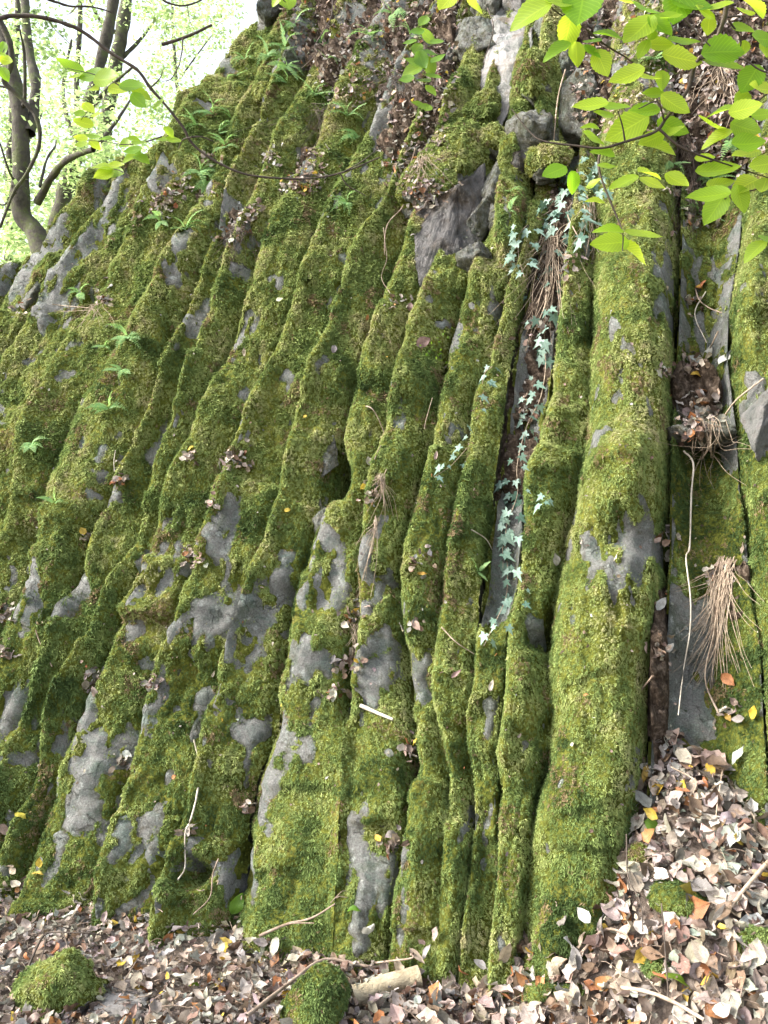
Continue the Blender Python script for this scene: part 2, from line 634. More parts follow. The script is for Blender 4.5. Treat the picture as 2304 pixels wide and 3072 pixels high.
def moss_object(parent, base, V, F, mval, dens, size, tintbias=0.0, name='moss', need_view=True, VS=None):
    """V, F quads of the moss carpet in world coordinates; fronds are scattered over it"""
    T = np.vstack([F[:, [0, 1, 2]], F[:, [0, 2, 3]]])
    Q = V if VS is None else VS
    A, B, C = Q[T[:, 0]], Q[T[:, 1]], Q[T[:, 2]]
    nrm = np.cross(B - A, C - A)
    area = np.linalg.norm(nrm, axis=1) / 2
    nrm = nrm / (2 * area[:, None] + 1e-12)
    mid = (A + B + C) / 3
    view = CAM - mid
    dist = np.linalg.norm(view, axis=1)
    face = (nrm * view).sum(1) / dist
    nrm = nrm * np.where(face < 0, -1, 1)[:, None] if name != 'moss' else nrm
    mm = mval[T].mean(axis=1)
    w = area * (mm > 0.13)
    if need_view:
        ok, _, _ = in_view(mid)
        w = w * ok
        w = w * (face > -0.35)
    lod = np.clip(dist / 3.4, 0.8, 1.8)
    w = w * np.clip((mm - 0.10) / 0.45, 0.02, 1) ** 2.2 / lod ** 1.3
    n = int(w.sum() * dens)
    if n > 5:
        pick = rng.choice(len(T), size=n, p=w / w.sum())
        a = rng.random(n)
        b = rng.random(n)
        fl = a + b > 1
        a[fl] = 1 - a[fl]
        b[fl] = 1 - b[fl]
        P = A[pick] + a[:, None] * (B[pick] - A[pick]) + b[:, None] * (C[pick] - A[pick])
        Zd = nrm[pick] + rng.normal(size=(n, 3)) * 0.28
        D = np.array([0, 0, -1.0]) + rng.normal(size=(n, 3)) * 0.3
        rot = eulers(Zd, D)
        big = fbm(P * 4.0, 3)
        sz = size * lod[pick] * rng.uniform(0.6, 1.35, n) * (1 + 0.5 * fbm(P * 9, 2, 5.0)) * np.clip((mm[pick] - 0.2) / 0.4, 0.45, 1)
        tint = 0.42 + 0.46 * big + 0.30 * fbm(P * 16, 2, 9.0) + rng.normal(size=n) * 0.06 + tintbias + 0.07 * np.clip(P[:, 2] - 1, -1, 2.5)
        tint = np.clip(tint, 0.02, 0.95)
        dk = smooth(fbm(P * 2.1, 3, 33.0), 0.12, 0.5)              # damp, darker species
        tint = tint * (1 - 0.5 * dk)
        sz = sz * (1 + 0.45 * dk)
        br = smooth(fbm(P * 5.5, 3, 51.0), 0.36, 0.62)             # withered patches
        tint = np.clip(tint, 0.02, 0.95)
        dead = rng.random(n) < 0.012 + 0.6 * br
        tint[dead] = 1.0
    else:
        P = np.zeros((0, 3)); rot = np.zeros((0, 3)); sz = np.zeros(0); tint = np.zeros(0); n = 0
    nv = len(V)
    VV = np.vstack([V, P]) - base
    z = np.zeros(nv)
    at_ = {'is_frond': ('BOOLEAN', np.concatenate([np.zeros(nv, bool), np.ones(n, bool)])),
           'rot': ('FLOAT_VECTOR', np.vstack([np.zeros((nv, 3)), rot]).astype(np.float32)),
           'size': ('FLOAT', np.concatenate([z, sz]).astype(np.float32)),
           'tint': ('FLOAT', np.concatenate([z + 0.4, tint]).astype(np.float32))}
    me = new_mesh(name, VV, F, M_MOSS, attrs=at_)
    o = link(name, me, parent)
    md = o.modifiers.new('growth', 'NODES')
    md.node_group = NG
    o['kind'] = 'stuff'
    return o, n


# ------------------------------------------------------------------ the slope of the rock face
SA, SB, SC = 3.08, 0.37, 0.45            # Y = SA - SB X + SC z
NOUT = np.array([-SB, -1.0, SC])
NOUT /= np.linalg.norm(NOUT)
SIL = np.array([(-900, 1250), (-300, 960), (0, 850), (60, 815), (150, 790), (180, 720), (250, 640), (300, 560), (430, 520),
                (520, 440), (560, 320), (700, 200), (780, 100), (840, 0), (900, -150), (1000, -300), (4000, -300)], float)


def slope(px, py):
    """point of the smooth slope; beyond its upper edge the ground turns back into the hill"""
    px = np.asarray(px, float)
    py = np.asarray(py, float)
    ys = np.interp(px, SIL[:, 0], SIL[:, 1])
    over = np.maximum(ys - py, 0)
    d = ray(px, np.maximum(py, ys))
    t = (SA + SC * CAM[2]) / (d[..., 1] + SB * d[..., 0] - SC * d[..., 2])
    P = CAM + d * t[..., None]
    o = over / 250.0
    P = P + np.stack([0.25 * o, 1.25 * o, 0.10 * o - 0.10 * o * o], axis=-1)
    return P


def ground_z(X, Y):
    X = np.asarray(X, float)
    Y = np.asarray(Y, float)
    d = np.sqrt(((X - 1.10) * np.where(X < 1.10, 1.16, 0.8)) ** 2 + ((Y - 3.15) * 0.80) ** 2)
    z = np.log1p(np.exp((0.80 - 1.0 * d) * 14)) / 14 - 0.04
    z = z + 0.15 * smooth(X, 0.75, 1.7)
    z = z + 0.22 * smooth(-X, 1.55, 2.3) * smooth(Y, 3.0, 4.0)
    q = np.stack([X, Y, 0 * X], axis=-1).reshape(-1, 3)
    z = z + (0.05 * fbm(q * 1.3, 2) + 0.02 * fbm(q * 6, 2)).reshape(X.shape)
    return z


# joints between the columns, traced from the top to the foot of the face
LINES = dict(
    em3=[(330, 620), (231, 764), (183, 841), (140, 913), (120, 976), (63, 1058), (0, 1155), (-60, 1260), (-150, 1450), (-300, 1800)],
    em2=[(520, 530), (450, 680), (410, 740), (338, 860), (270, 960), (240, 1050), (200, 1130), (170, 1220), (130, 1310), (95, 1420), (60, 1540), (30, 1650), (0, 1750), (-60, 1950), (-130, 2200)],
    em1=[(720, 420), (640, 600), (569, 744), (535, 841), (487, 947), (420, 1058), (360, 1155), (300, 1220), (270, 1253), (231, 1359), (202, 1465), (183, 1547), (159, 1610), (130, 1700), (90, 1800), (50, 1900), (20, 2000), (-30, 2150), (-80, 2350)],
    e0=[(830, 330), (720, 600), (665, 769), (641, 841), (617, 909), (569, 1034), (530, 1155), (480, 1300), (434, 1383), (386, 1470), (352, 1562), (318, 1610), (294, 1700), (251, 1780), (215, 1870), (190, 1950), (140, 2070), (100, 2180), (60, 2280), (30, 2400), (0, 2550)],
    e0b=[(900, 330), (790, 600), (700, 850), (650, 1000), (600, 1150), (560, 1290), (500, 1420), (470, 1530), (430, 1640), (380, 1740), (347, 1800), (308, 1920), (280, 1993), (222, 2089), (193, 2160), (160, 2258), (130, 2380), (95, 2480), (60, 2600), (45, 2680)],
    e1=[(1000, 380), (883, 624), (845, 696), (796, 802), (777, 909), (743, 986), (700, 1080), (660, 1170), (617, 1296), (598, 1360), (554, 1441), (520, 1513), (501, 1576), (482, 1634), (458, 1730), (424, 1800), (395, 1863), (357, 1959), (338, 2031), (308, 2090), (260, 2186), (231, 2267), (190, 2340), (178, 2400), (145, 2520), (111, 2680)],
    e2=[(1130, 400), (1018, 624), (975, 696), (960, 735), (941, 812), (912, 913), (864, 1010), (840, 1082), (796, 1169), (771, 1248), (747, 1320), (704, 1407), (685, 1470), (660, 1537), (622, 1653), (593, 1754), (574, 1800), (560, 1863), (525, 1959), (487, 2007), (463, 2100), (434, 2210), (405, 2355), (385, 2410), (360, 2500), (340, 2700)],
    e3=[(1240, 480), (1163, 696), (1119, 740), (1066, 830), (1047, 913), (1018, 1000), (999, 1063), (960, 1155), (946, 1200), (905, 1300), (885, 1410), (865, 1500), (830, 1600), (790, 1720), (750, 1835), (723, 1910), (690, 2000), (675, 2089), (646, 2137), (632, 2210), (603, 2378), (598, 2424), (564, 2496), (535, 2593), (525, 2700)],
    e4=[(1330, 400), (1290, 520), (1262, 650), (1215, 800), (1150, 950), (1100, 1100), (1052, 1272), (1008, 1441), (990, 1560), (960, 1600), (931, 1682), (888, 1800), (869, 1983), (849, 2041), (830, 2186), (772, 2330), (745, 2450), (705, 2740)],
    e5=[(1400, 500), (1340, 700), (1290, 880), (1230, 1050), (1180, 1250), (1134, 1431), (1115, 1537), (1100, 1634), (1086, 1778), (1085, 1945), (1060, 2041), (1050, 2200), (1045, 2400), (1030, 2720)],
    h=[(1480, 600), (1440, 800), (1400, 900), (1370, 1000), (1345, 1080), (1330, 1200), (1300, 1370), (1278, 1440), (1245, 1560), (1215, 1700), (1205, 1850), (1211, 1920), (1230, 2040), (1240, 2140), (1250, 2190), (1240, 2330), (1225, 2500), (1190, 2700), (1170, 2850)],
    g3=[(1600, 500), (1580, 750), (1520, 920), (1476, 1110), (1423, 1200), (1413, 1296), (1404, 1393), (1375, 1489), (1360, 1610), (1336, 1730), (1331, 1800), (1307, 1968), (1300, 2090), (1330, 2200), (1350, 2300), (1355, 2400), (1345, 2600), (1330, 2850)],
    iv=[(1680, 450), (1620, 700), (1570, 900), (1530, 1100), (1500, 1345), (1470, 1540), (1450, 1634), (1436, 1800), (1428, 2040), (1405, 2160), (1415, 2280), (1425, 2400), (1422, 2526), (1414, 2652), (1393, 2820), (1385, 2900)],
    gc=[(1745, 450), (1715, 700), (1690, 900), (1670, 1080), (1655, 1200), (1625, 1320), (1577, 1465), (1580, 1590), (1572, 1680), (1553, 1800), (1530, 1900), (1525, 2000), (1510, 2150), (1500, 2300), (1500, 2500), (1490, 2700), (1475, 2900)],
    gb=[(1800, 400), (1785, 600), (1775, 900), (1770, 1100), (1765, 1248), (1760, 1345), (1736, 1465), (1707, 1586), (1683, 1682), (1672, 1780), (1650, 1848), (1640, 1993), (1660, 2150), (1640, 2300), (1609, 2400), (1584, 2652), (1559, 2900)],
    ga=[(2055, 300), (2040, 600), (2030, 940), (2020, 1200), (2005, 1500), (2000, 1700), (1987, 1900), (1955, 2020), (1934, 2230), (1929, 2400), (1900, 2600), (1880, 2900)],
    gr=[(2250, 400), (2223, 745), (2190, 940), (2185, 1080), (2200, 1200), (2213, 1300), (2225, 1500), (2245, 1650), (2257, 1800), (2285, 1950), (2295, 2100), (2310, 2400), (2330, 2700)],
)
ORDER = ['em3', 'em2', 'em1', 'e0', 'e0b', 'e1', 'e2', 'e3', 'e4', 'e5', 'h', 'g3', 'iv', 'gc', 'gb', 'ga', 'gr']
ROWS = np.concatenate([np.arange(-620, -60, 40), np.arange(-60, 2990, 6.5)])


def line_x(pts):
    p = np.array(pts, float)
    x, y = p[:, 0], p[:, 1]
    out = np.interp(ROWS, y, x)
    k0 = np.clip((x[1] - x[0]) / (y[1] - y[0]), -0.5, 0.0)
    k1 = np.clip((x[-1] - x[-3]) / (y[-1] - y[-3]), -0.5, 0.1)
    out = np.where(ROWS < y[0], x[0] + k0 * np.minimum(0, ROWS - y[0]), out)
    out = np.where(ROWS > y[-1], x[-1] + k1 * (ROWS - y[-1]), out)
    ker = np.ones(7) / 7
    pad = np.concatenate([[out[0]] * 3, out, [out[-1]] * 3])
    return np.convolve(pad, ker, 'valid')


XS = [line_x(LINES[k]) for k in ORDER]
XS = [XS[0] - 420, XS[0] - 260, XS[0] - 120] + XS + [XS[-1] + 190, XS[-1] + 420, XS[-1] + 640]
NAMES = ['l2', 'l1', 'l0'] + ORDER + ['r1', 'r2', 'r3']
for k in range(1, len(XS)):
    XS[k] = np.maximum(XS[k], XS[k - 1] + 26)

# bare patches of rock: x, y, half width, half height (leaning with the columns)
BARE = [(1990, 668, 60, 28), (1860, 1050, 45, 24), (1785, 1260, 35, 50), (1995, 930, 38, 150), (1945, 1690, 42, 110), (1890, 1770, 45, 70),
        (1872, 1900, 45, 55), (1775, 1690, 24, 40), (1775, 2070, 18, 34), (1612, 1905, 42, 50), (1815, 1370, 22, 36), (1950, 1300, 26, 60),
        (985, 1545, 30, 50), (1040, 1760, 62, 60), (1128, 1700, 22, 80), (1160, 1770, 46, 50), (1135, 2030, 66, 105), (985, 1990, 60, 38), (925, 2030, 60, 44),
        (893, 1900, 32, 90), (800, 1850, 70, 56), (785, 1965, 56, 48), (862, 2150, 36, 46), (735, 1830, 60, 66), (660, 1862, 40, 58), (775, 2200, 34, 38),
        (816, 2350, 46, 100), (742, 2560, 26, 110), (730, 2660, 28, 60), (962, 2300, 40, 56), (1140, 2610, 56, 66), (1180, 2700, 30, 60), (1252, 2040, 20, 70), (1485, 2130, 24, 80),
        (1228, 2530, 22, 90), (1455, 2500, 40, 80), (1440, 2640, 20, 60), (440, 1896, 20, 66), (452, 2005, 42, 30), (580, 1912, 20, 36), (602, 2190, 18, 28), (300, 2335, 56, 115),
        (395, 2295, 24, 62), (402, 2222, 24, 32), (236, 1850, 16, 50), (110, 1850, 14, 58), (122, 2030, 20, 48), (84, 2130, 30, 40), (75, 2240, 14, 58),
        (42, 2170, 30, 40), (120, 2290, 34, 40), (216, 2560, 20, 96), (266, 2470, 32, 48), (352, 2455, 46, 60), (432, 2530, 66, 90), (520, 2570, 46, 46),
        (625, 2560, 28, 62), (690, 2610, 46, 90), (358, 2690, 28, 46), (72, 2625, 28, 46), (690, 1650, 32, 58), (745, 1570, 18, 26), (570, 1582, 38, 28),
        (456, 1660, 30, 36), (572, 1740, 38, 38), (472, 1795, 36, 36), (165, 1668, 22, 52), (155, 1745, 30, 34), (276, 1770, 16, 48), (380, 1522, 14, 40),
        (470, 1382, 28, 36), (310, 1376, 18, 28), (204, 1524, 12, 44), (48, 1284, 12, 28), (632, 1000, 38, 72), (582, 890, 28, 28), (752, 870, 34, 34),
        (772, 1000, 22, 44), (742, 1060, 12, 28), (700, 730, 38, 52), (545, 806, 18, 28), (166, 720, 40, 96), (172, 846, 46, 86), (252, 826, 44, 70),
        (312, 740, 24, 40), (62, 886, 58, 60), (160, 960, 26, 48), (362, 612, 36, 42), (322, 650, 26, 46), (856, 880, 28, 20), (872, 1150, 30, 46),
        (1350, 1060, 30, 60), (1440, 960, 40, 40), (1400, 1030, 30, 30), (905, 1240, 14, 26), (460, 640, 26, 60), (600, 780, 20, 50), (500, 560, 26, 40),
        (700, 220, 26, 60), (640, 380, 30, 30), (830, 60, 40, 60), (2290, 1320, 50, 130), (2270, 1240, 30, 60), (520, 1290, 14, 24), (1010, 1640, 30, 26),
        (620, 2090, 26, 20), (480, 1500, 14, 30), (860, 1760, 26, 40), (330, 2130, 20, 40), (545, 2330, 24, 24), (750, 1190, 12, 30), (1075, 930, 12, 20)]
# dents and bulges: x, y, rx, ry, outward metres
DENT = [(1032, 1440, 36, 80, -0.24), (960, 1400, 60, 60, 0.03), (612, 2625, 36, 44, -0.20), (1622, 1935, 34, 26, -0.12), (1240, 2310, 36, 60, -0.10),
        (1480, 1740, 40, 200, -0.05), (1870, 1480, 130, 110, 0.09), (1890, 1660, 120, 55, -0.08), (1560, 560, 60, 60, -.12), (1640, 570, 50, 80, -.10), (1480, 720, 28, 120, -.14), (1530, 420, 30, 60, -.10), (1800, 1370, 60, 40, 0.03), (1500, 2230, 60, 60, 0.05),
        (1410, 2320, 60, 50, -0.05), (130, 1640, 40, 50, -0.10), (160, 1690, 30, 20, 0.05), (270, 1750, 34, 120, -0.06), (1215, 1950, 22, 120, -0.08),
        (1660, 1300, 40, 60, 0.03), (300, 950, 30, 60, -0.06), (340, 870, 20, 40, -0.06), (560, 960, 40, 100, -0.03), (1560, 2280, 50, 30, 0.04),
        (160, 990, 26, 30, 0.05), (800, 2020, 60, 14, -0.02), (1030, 1990, 60, 10, -0.02), (540, 2560, 16, 24, -0.05), (1440, 2420, 30, 90, -0.05)]

yb_x = [560, 780, 840, 880, 1000, 1100, 1180, 1260, 1330, 1370, 1400, 1700, 1720, 1800, 2000, 2050, 2320, 2700]
yb_y = [-300, -160, 20, 200, 360, 330, 420, 520, 560, 300, 0, 0, 380, 440, 420, 570, 520, 400]


XI = {n: i for i, n in enumerate(NAMES)}


def between(px, py, a, b, y0, y1):
    xa = np.interp(py, ROWS, XS[XI[a]])
    xb = np.interp(py, ROWS, XS[XI[b]])
    u = (px - xa) / (xb - xa)
    return smooth(u, -0.05, 0.3) * smooth(-u, -1.05, -0.7) * smooth(py, y0 - 60, y0 + 30) * smooth(-py, -y1 - 30, -y1 + 60)


def soil_amount(px, py):
    s = smooth(np.interp(px, yb_x, yb_y) - py, -30, 110)
    s = np.maximum(s, 0.9 * between(px, py, 'iv', 'gc', 560, 1500))
    for (x0, y0, rx, ry) in [(2090, 1150, 90, 90), (1978, 2050, 34, 330), (1270, 540, 75, 130), (925, 540, 55, 90), (720, 700, 40, 90), (520, 590, 70, 70), (1200, 440, 80, 80), (640, 620, 40, 60), (2050, 2330, 120, 90), (2210, 1760, 50, 120)]:
        s = np.maximum(s, 0.95 * smooth(-(((px - x0) / rx) ** 2 + ((py - y0) / ry) ** 2), -1.0, -0.5))
    return s


PROFILES = [([0, .05, .13, .22, .50, .80, .95, 1.0], [0, .30, .85, 1.0, .74, .40, .14, 0]),
            ([0, .05, .16, .30, .62, .88, 1.0], [0, .32, .85, 1.0, .76, .36, 0]),
            ([0, .04, .10, .18, .40, .75, .94, 1.0], [0, .28, .90, 1.0, .64, .34, .10, 0]),
            ([0, .06, .20, .40, .66, .90, 1.0], [0, .28, .80, 1.0, .90, .38, 0])]
SPECIAL = {'iv': 'gully', 'ga': 'gap'}
MOSSMUL = {}
STATE = []            # per column: grids for later lookups
bvh_V, bvh_F, bvh_o = [], [], 0


def column_grid(k):
    nm = NAMES[k]
    xl, xr = XS[k], XS[k + 1]
    wpx = np.median(xr - xl)
    nc = int(np.clip(wpx / 6.0, 14, 46))
    c = np.linspace(0, 1, nc)
    r = np.random.default_rng(100 + k)
    PX = xl[:, None] * (1 - c) + xr[:, None] * c
    PY = np.repeat(ROWS[:, None], nc, axis=1)
    P = slope(PX, PY)
    wm = np.linalg.norm(P[:, -1] - P[:, 0], axis=1)
    ker = np.ones(31) / 31
    wm = np.convolve(np.pad(wm, 15, mode='edge'), ker, 'valid')
    cs, hs = PROFILES[2 if nm == 'gb' else r.integers(0, 4)]
    lc = np.linspace(0, 1, 101)
    lut = np.interp(lc, cs, hs)
    lut = np.convolve(np.pad(lut, 4, mode='edge'), np.ones(9) / 9, 'valid')
    if nm == 'gb':
        lut = np.interp(lc, [0, .05, .16, .3, .5, .7, .86, .95, 1], [0, .18, .62, .9, 1.0, .9, .55, -.1, -.7])
    prof = np.interp(c, lc, lut)
    flat_left = XS[k][300] < 900
    amp = np.clip(np.where(flat_left, 1.15, 0.72) * wm, 0.09, 0.19)
    amp = amp * (0.9 + 0.45 * fbm(np.stack([ROWS * 0.0028, 0 * ROWS + k * 2.7, 0 * ROWS], axis=-1), 2))
    if nm == 'gb':
        amp = np.clip(0.48 * wm, 0.05, 0.20)
    flat = P.reshape(-1, 3)
    ax = P[np.argmin(abs(ROWS - 600)), nc // 2] - P[np.argmin(abs(ROWS - 2200)), nc // 2]
    ax = ax / np.linalg.norm(ax)
    strch = flat - ax * (flat @ ax)[:, None] * 0.62      # coordinates in which things look drawn out along the column
    opL = opR = 0.6
    if nm in SPECIAL:
        rec = -0.10 if nm == 'iv' else -0.11
        edge = np.minimum(c, 1 - c)
        prof2 = np.interp(edge, [0, .12, .3, .5], [0.35, -.2, -.85, -1.0])
        H = -rec * 1.0 * np.repeat(prof2[None, :], len(ROWS), 0)
        # the ivy gully closes into an ordinary rib lower down
        if nm == 'iv':
            f = smooth(ROWS, 1750, 1950)[:, None]
            H = H * (1 - f) + f * amp[:, None] * prof[None, :]
    else:
        H = amp[:, None] * prof[None, :]
        # how far each joint is open varies along its length
        opLR = []
        for side, dc in ((k, c), (k + 1, 1 - c)):
            op = smooth(fbm(np.stack([ROWS * 0.0045, 0 * ROWS + side * 3.3, 0 * ROWS + 5], axis=-1), 3), 0.0, 0.5)
            opLR.append(np.repeat(op[:, None], nc, 1).ravel())
            H = H - (op * (0.06 if nm == 'gb' else (0.16 if flat_left else 0.09)) + (0.03 if flat_left else 0.004))[:, None] * np.clip(1 - dc / 0.16, 0, 1)[None, :] ** 1.5
        opL, opR = opLR
    # joints that die out downwards
    fade = {'e5': (2050, 2250, 'l'), 'e4': (2050, 2250, 'r'), 'g3': (2350, 2500, 'l'), 'h': (2350, 2500, 'r')}
    if nm in fade:
        a, b, side = fade[nm]
        f = smooth(ROWS, a, b)[:, None]
        alt = (np.interp(c, [0, .2, .5, .9, 1], [0.62, .66, .68, .35, -.4]) if side == 'l'
               else np.interp(c, [0, .06, .2, .5, 1], [-.45, .05, .85, .95, .62]))
        H = H * (1 - f) + f * 0.125 * alt[None, :]
    pxf, pyf = PX.ravel(), PY.ravel()
    edgef = np.repeat(np.clip(np.minimum(c, 1 - c) / 0.12, 0, 1)[None, :], len(ROWS), 0).ravel()
    h = H.ravel()
    h = h + edgef * (0.018 if flat_left else 0.030) * fbm(strch * 3.0, 2, k * 3.1) + edgef * ((0.012 if flat_left else 0.020) * fbm(strch * 9, 3, k * 1.7))
    # broken blocks along the length of the column
    steps = np.zeros(len(ROWS))
    y = -300
    while y < 3000:
        y2 = y + r.uniform(130, 520)
        steps[(ROWS >= y) & (ROWS < y2)] = r.normal() * 0.018
        y = y2
    sk = np.convolve(np.pad(steps, 1, mode='edge'), np.ones(3) / 3, 'valid')
    h = h + edgef * np.repeat(sk[:, None], nc, 1).ravel()
    # swellings that end in a lip, and hollows below them
    if nm not in SPECIAL:
        y = r.uniform(250, 500)
        while y < 2700:
            run = r.uniform(90, 330)
            a = r.uniform(0.012, 0.05) * np.clip(wm.mean() / 0.2, 0.6, 1.3) * (0.5 if flat_left else 1.0)
            cpos = r.uniform(0.2, 0.8)
            wid = r.uniform(0.25, 0.7)
            tiltx = r.uniform(-0.5, 0.5) * np.median(xr - xl)
            yy = pyf - y - tiltx * (np.repeat(c[None, :], len(ROWS), 0).ravel() - 0.5)
            saw = np.where(yy < 0, np.clip(1 + yy / run, 0, 1) ** 1.5, np.clip(1 - yy / 16.0, 0, 1)) - 0.35 * np.exp(-((yy - 40) / 40.0) ** 2)
            cc_ = np.repeat(c[None, :], len(ROWS), 0).ravel()
            h = h + edgef * a * saw * np.exp(-((cc_ - cpos) / wid) ** 2)
            y += r.uniform(90, 420)
    for (x0, y0, rx, ry, a) in DENT:
        g = ((pxf - x0) / rx) ** 2 + ((pyf - y0) / ry) ** 2
        h = h + a * np.exp(-g ** 1.5)
    cc = np.repeat(c[None, :], len(ROWS), 0).ravel()
    hm = h.copy()
    h = np.where((cc < 1e-6) | (cc > 1 - 1e-6), -0.42, h)
    if nm in ('ga', 'iv'):
        hm = h
    # moss cover
    m = 0.80 + 0.38 * fbm(strch * 6.5, 3, 40.0) + 0.40 * fbm(strch * 24, 4, 20.0) - 0.08 * smooth(pyf, 1400, 1800) * smooth(-pxf, -1350, -1000)
    for (x0, y0, rx, ry) in BARE:
        lean = (pyf - y0) * -0.28 * np.clip((1900 - x0) / 1400, 0, 1)
        g = ((pxf - x0 - lean) / (rx * 1.05)) ** 2 + ((pyf - y0) / (ry * 1.05)) ** 2
        m = m - 0.42 * np.exp(-g ** 0.9)
    m = m - 0.34 * smooth(cc, 0.90, 1.0) * opR - 0.34 * smooth(-cc, -0.06, 0.0) * opL
    left = smooth(-pxf, -420, 60) * smooth(-pyf, -1150, -700)
    m = m - 0.20 * left
    m = m - 0.5 * soil_amount(pxf, pyf) * (1 - 0.6 * smooth(fbm(flat * 2.2, 2, 71.0), 0.0, 0.25))
    if nm in ('iv', 'ga'):
        f = 1 - smooth(pyf, 1750, 1950) if nm == 'iv' else 1.0
        m = m - f * (0.54 if nm == 'ga' else 0.5)
        if nm == 'ga':
            m = m + 0.10 * fbm(flat * 9, 3, 12.0)
            for (x0, y0, rx, ry) in [(2110, 1560, 90, 160), (2090, 1720, 60, 60), (2240, 2000, 50, 300), (2215, 2280, 90, 260), (2170, 2420, 120, 200), (2190, 1560, 60, 160), (2110, 560, 110, 200), (2190, 1800, 40, 60), (2060, 1350, 80, 90)]:
                m = m + 0.6 * np.exp(-(((pxf - x0) / rx) ** 2 + ((pyf - y0) / ry) ** 2) ** 1.5)
    bare = smooth(-m, -0.62, -0.35)                       # broken faces where the rock is bare
    chip = 0.022 - 0.075 * np.abs(fbm(strch * 6.0, 4, 60.0 + k))
    chip = np.round(chip / 0.012) * 0.012 * 0.6 + chip * 0.4
    h = h + bare * chip * edgef
    ROCK = flat + NOUT * h[:, None]
    off = np.interp(m, [0.2, 0.46, 0.75, 1.1], [-0.035, 0.002, 0.015, 0.020]) + np.clip(m - 0.4, 0, 0.4) * (0.015 * fbm(strch * 18, 2, 3.0) + 0.010 * fbm(flat * 50, 2, 6.0))
    MOSSP = flat + NOUT * (hm + off)[:, None]
    SURF = flat + NOUT * (hm + np.maximum(off, 0.003))[:, None]
    return nc, ROCK, MOSSP, SURF, m, pxf, pyf


cliff = empty('cliff', (0, 3.1, 0), 'mossy rock face of leaning basalt columns rising from the leaf litter', None, None, 'structure')
CB = np.array(cliff.location)
n_tuft = 0
COLDESC = {
    'gb': 'widest moss covered column, standing left of the litter filled gap',
    'ga': 'recessed bare grey slab at the back of the gap beside the widest column',
    'iv': 'narrow gully in the rock face where the ivy hangs',
    'e5': 'broad column with bare grey faces above the rotten log',
}
ALLM = []
for k in range(len(XS) - 1):
    nc, RK, MS, SF, m, pxf, pyf = column_grid(k)
    nr = len(ROWS)
    # rock at half resolution
    ri = np.arange(0, nr, 2)
    ci = np.arange(0, nc, 2) if nc % 2 else np.append(np.arange(0, nc, 2), nc - 1)
    G = RK.reshape(nr, nc, 3)[np.ix_(ri, ci)].reshape(-1, 3)
    a = (np.arange(len(ri) - 1)[:, None] * len(ci) + np.arange(len(ci) - 1)[None, :])
    Fq = np.stack([a, a + len(ci), a + len(ci) + 1, a + 1], axis=-1).reshape(-1, 4)
    me = new_mesh('rock_column', G - CB, Fq, M_ROCK, attrs={'film': ('FLOAT', (m.reshape(nr, nc)[np.ix_(ri, ci)].ravel() - 0.55).astype(np.float32))})
    col = link('rock_column', me, cliff)
    if NAMES[k] in COLDESC:
        col['label'] = COLDESC[NAMES[k]]
    # moss carpet at full resolution where moss grows
    a = (np.arange(nr - 1)[:, None] * nc + np.arange(nc - 1)[None, :])
    Fm = np.stack([a, a + nc, a + nc + 1, a + 1], axis=-1).reshape(-1, 4)
    keep = m[Fm].max(axis=1) > 0.14
    Fm = Fm[keep]
    used = np.unique(Fm)
    re = np.full(len(MS), -1)
    re[used] = np.arange(len(used))
    mv = m[used]
    o, n = moss_object(col, CB, MS[used], re[Fm], mv, 12500, 0.0095, -0.30 if NAMES[k] == 'ga' else (-0.12 if NAMES[k] == 'gr' else 0.0), VS=SF[used])
    n_tuft += n
    bvh_V.append(G); bvh_F.append(Fq + bvh_o); bvh_o += len(G)
    MG = MS.reshape(nr, nc, 3)[np.ix_(ri, ci)].reshape(-1, 3)
    bvh_V.append(MG); bvh_F.append(Fq + bvh_o); bvh_o += len(MG)
print('fronds on the face', n_tuft)

# ------------------------------------------------------------------ soil on the upper ledges
def sheet(px, py, hfun, keepfun):
    PX, PY = np.meshgrid(px, py)
    P = slope(PX.ravel(), PY.ravel())
    h = hfun(PX.ravel(), PY.ravel(), P)
    V = P + NOUT * h[:, None]
    nc = len(px)
    a = (np.arange(len(py) - 1)[:, None] * nc + np.arange(nc - 1)[None, :])
    F = np.stack([a, a + nc, a + nc + 1, a + 1], axis=-1).reshape(-1, 4)
    kp = keepfun(PX.ravel(), PY.ravel())
    F = F[kp[F].max(axis=1) > 0]
    u = np.unique(F)
    re = np.full(len(V), -1)
    re[u] = np.arange(len(u))
    return V[u], re[F]


def soil_h(px, py, P):
    s = soil_amount(px, py)
    rec = np.maximum(between(px, py, 'iv', 'gc', 480, 1650), between(px, py, 'ga', 'gr', 480, 2500))
    up = smooth(np.interp(px, yb_x, yb_y) - py, -30, 110)
    return -0.06 + 0.15 * s + 0.035 * up - 0.12 * rec + s * (0.08 * fbm(P * 3.2, 3, 8.0) + 0.055 * fbm(P * 11, 3, 2.0) + 0.035 * fbm(P * 34, 3, 1.0))


sv, sf = sheet(np.arange(540, 2720, 8), np.arange(-340, 2600, 9), soil_h, lambda x, y: soil_amount(x, y) > 0.02)
soil = thing('soil_bank', sv, sf, M_SOIL, 'dark crumbling soil bank lying over the tops of the columns', None, None, 'structure')
bvh_V.append(sv); bvh_F.append(sf + bvh_o); bvh_o += len(sv)

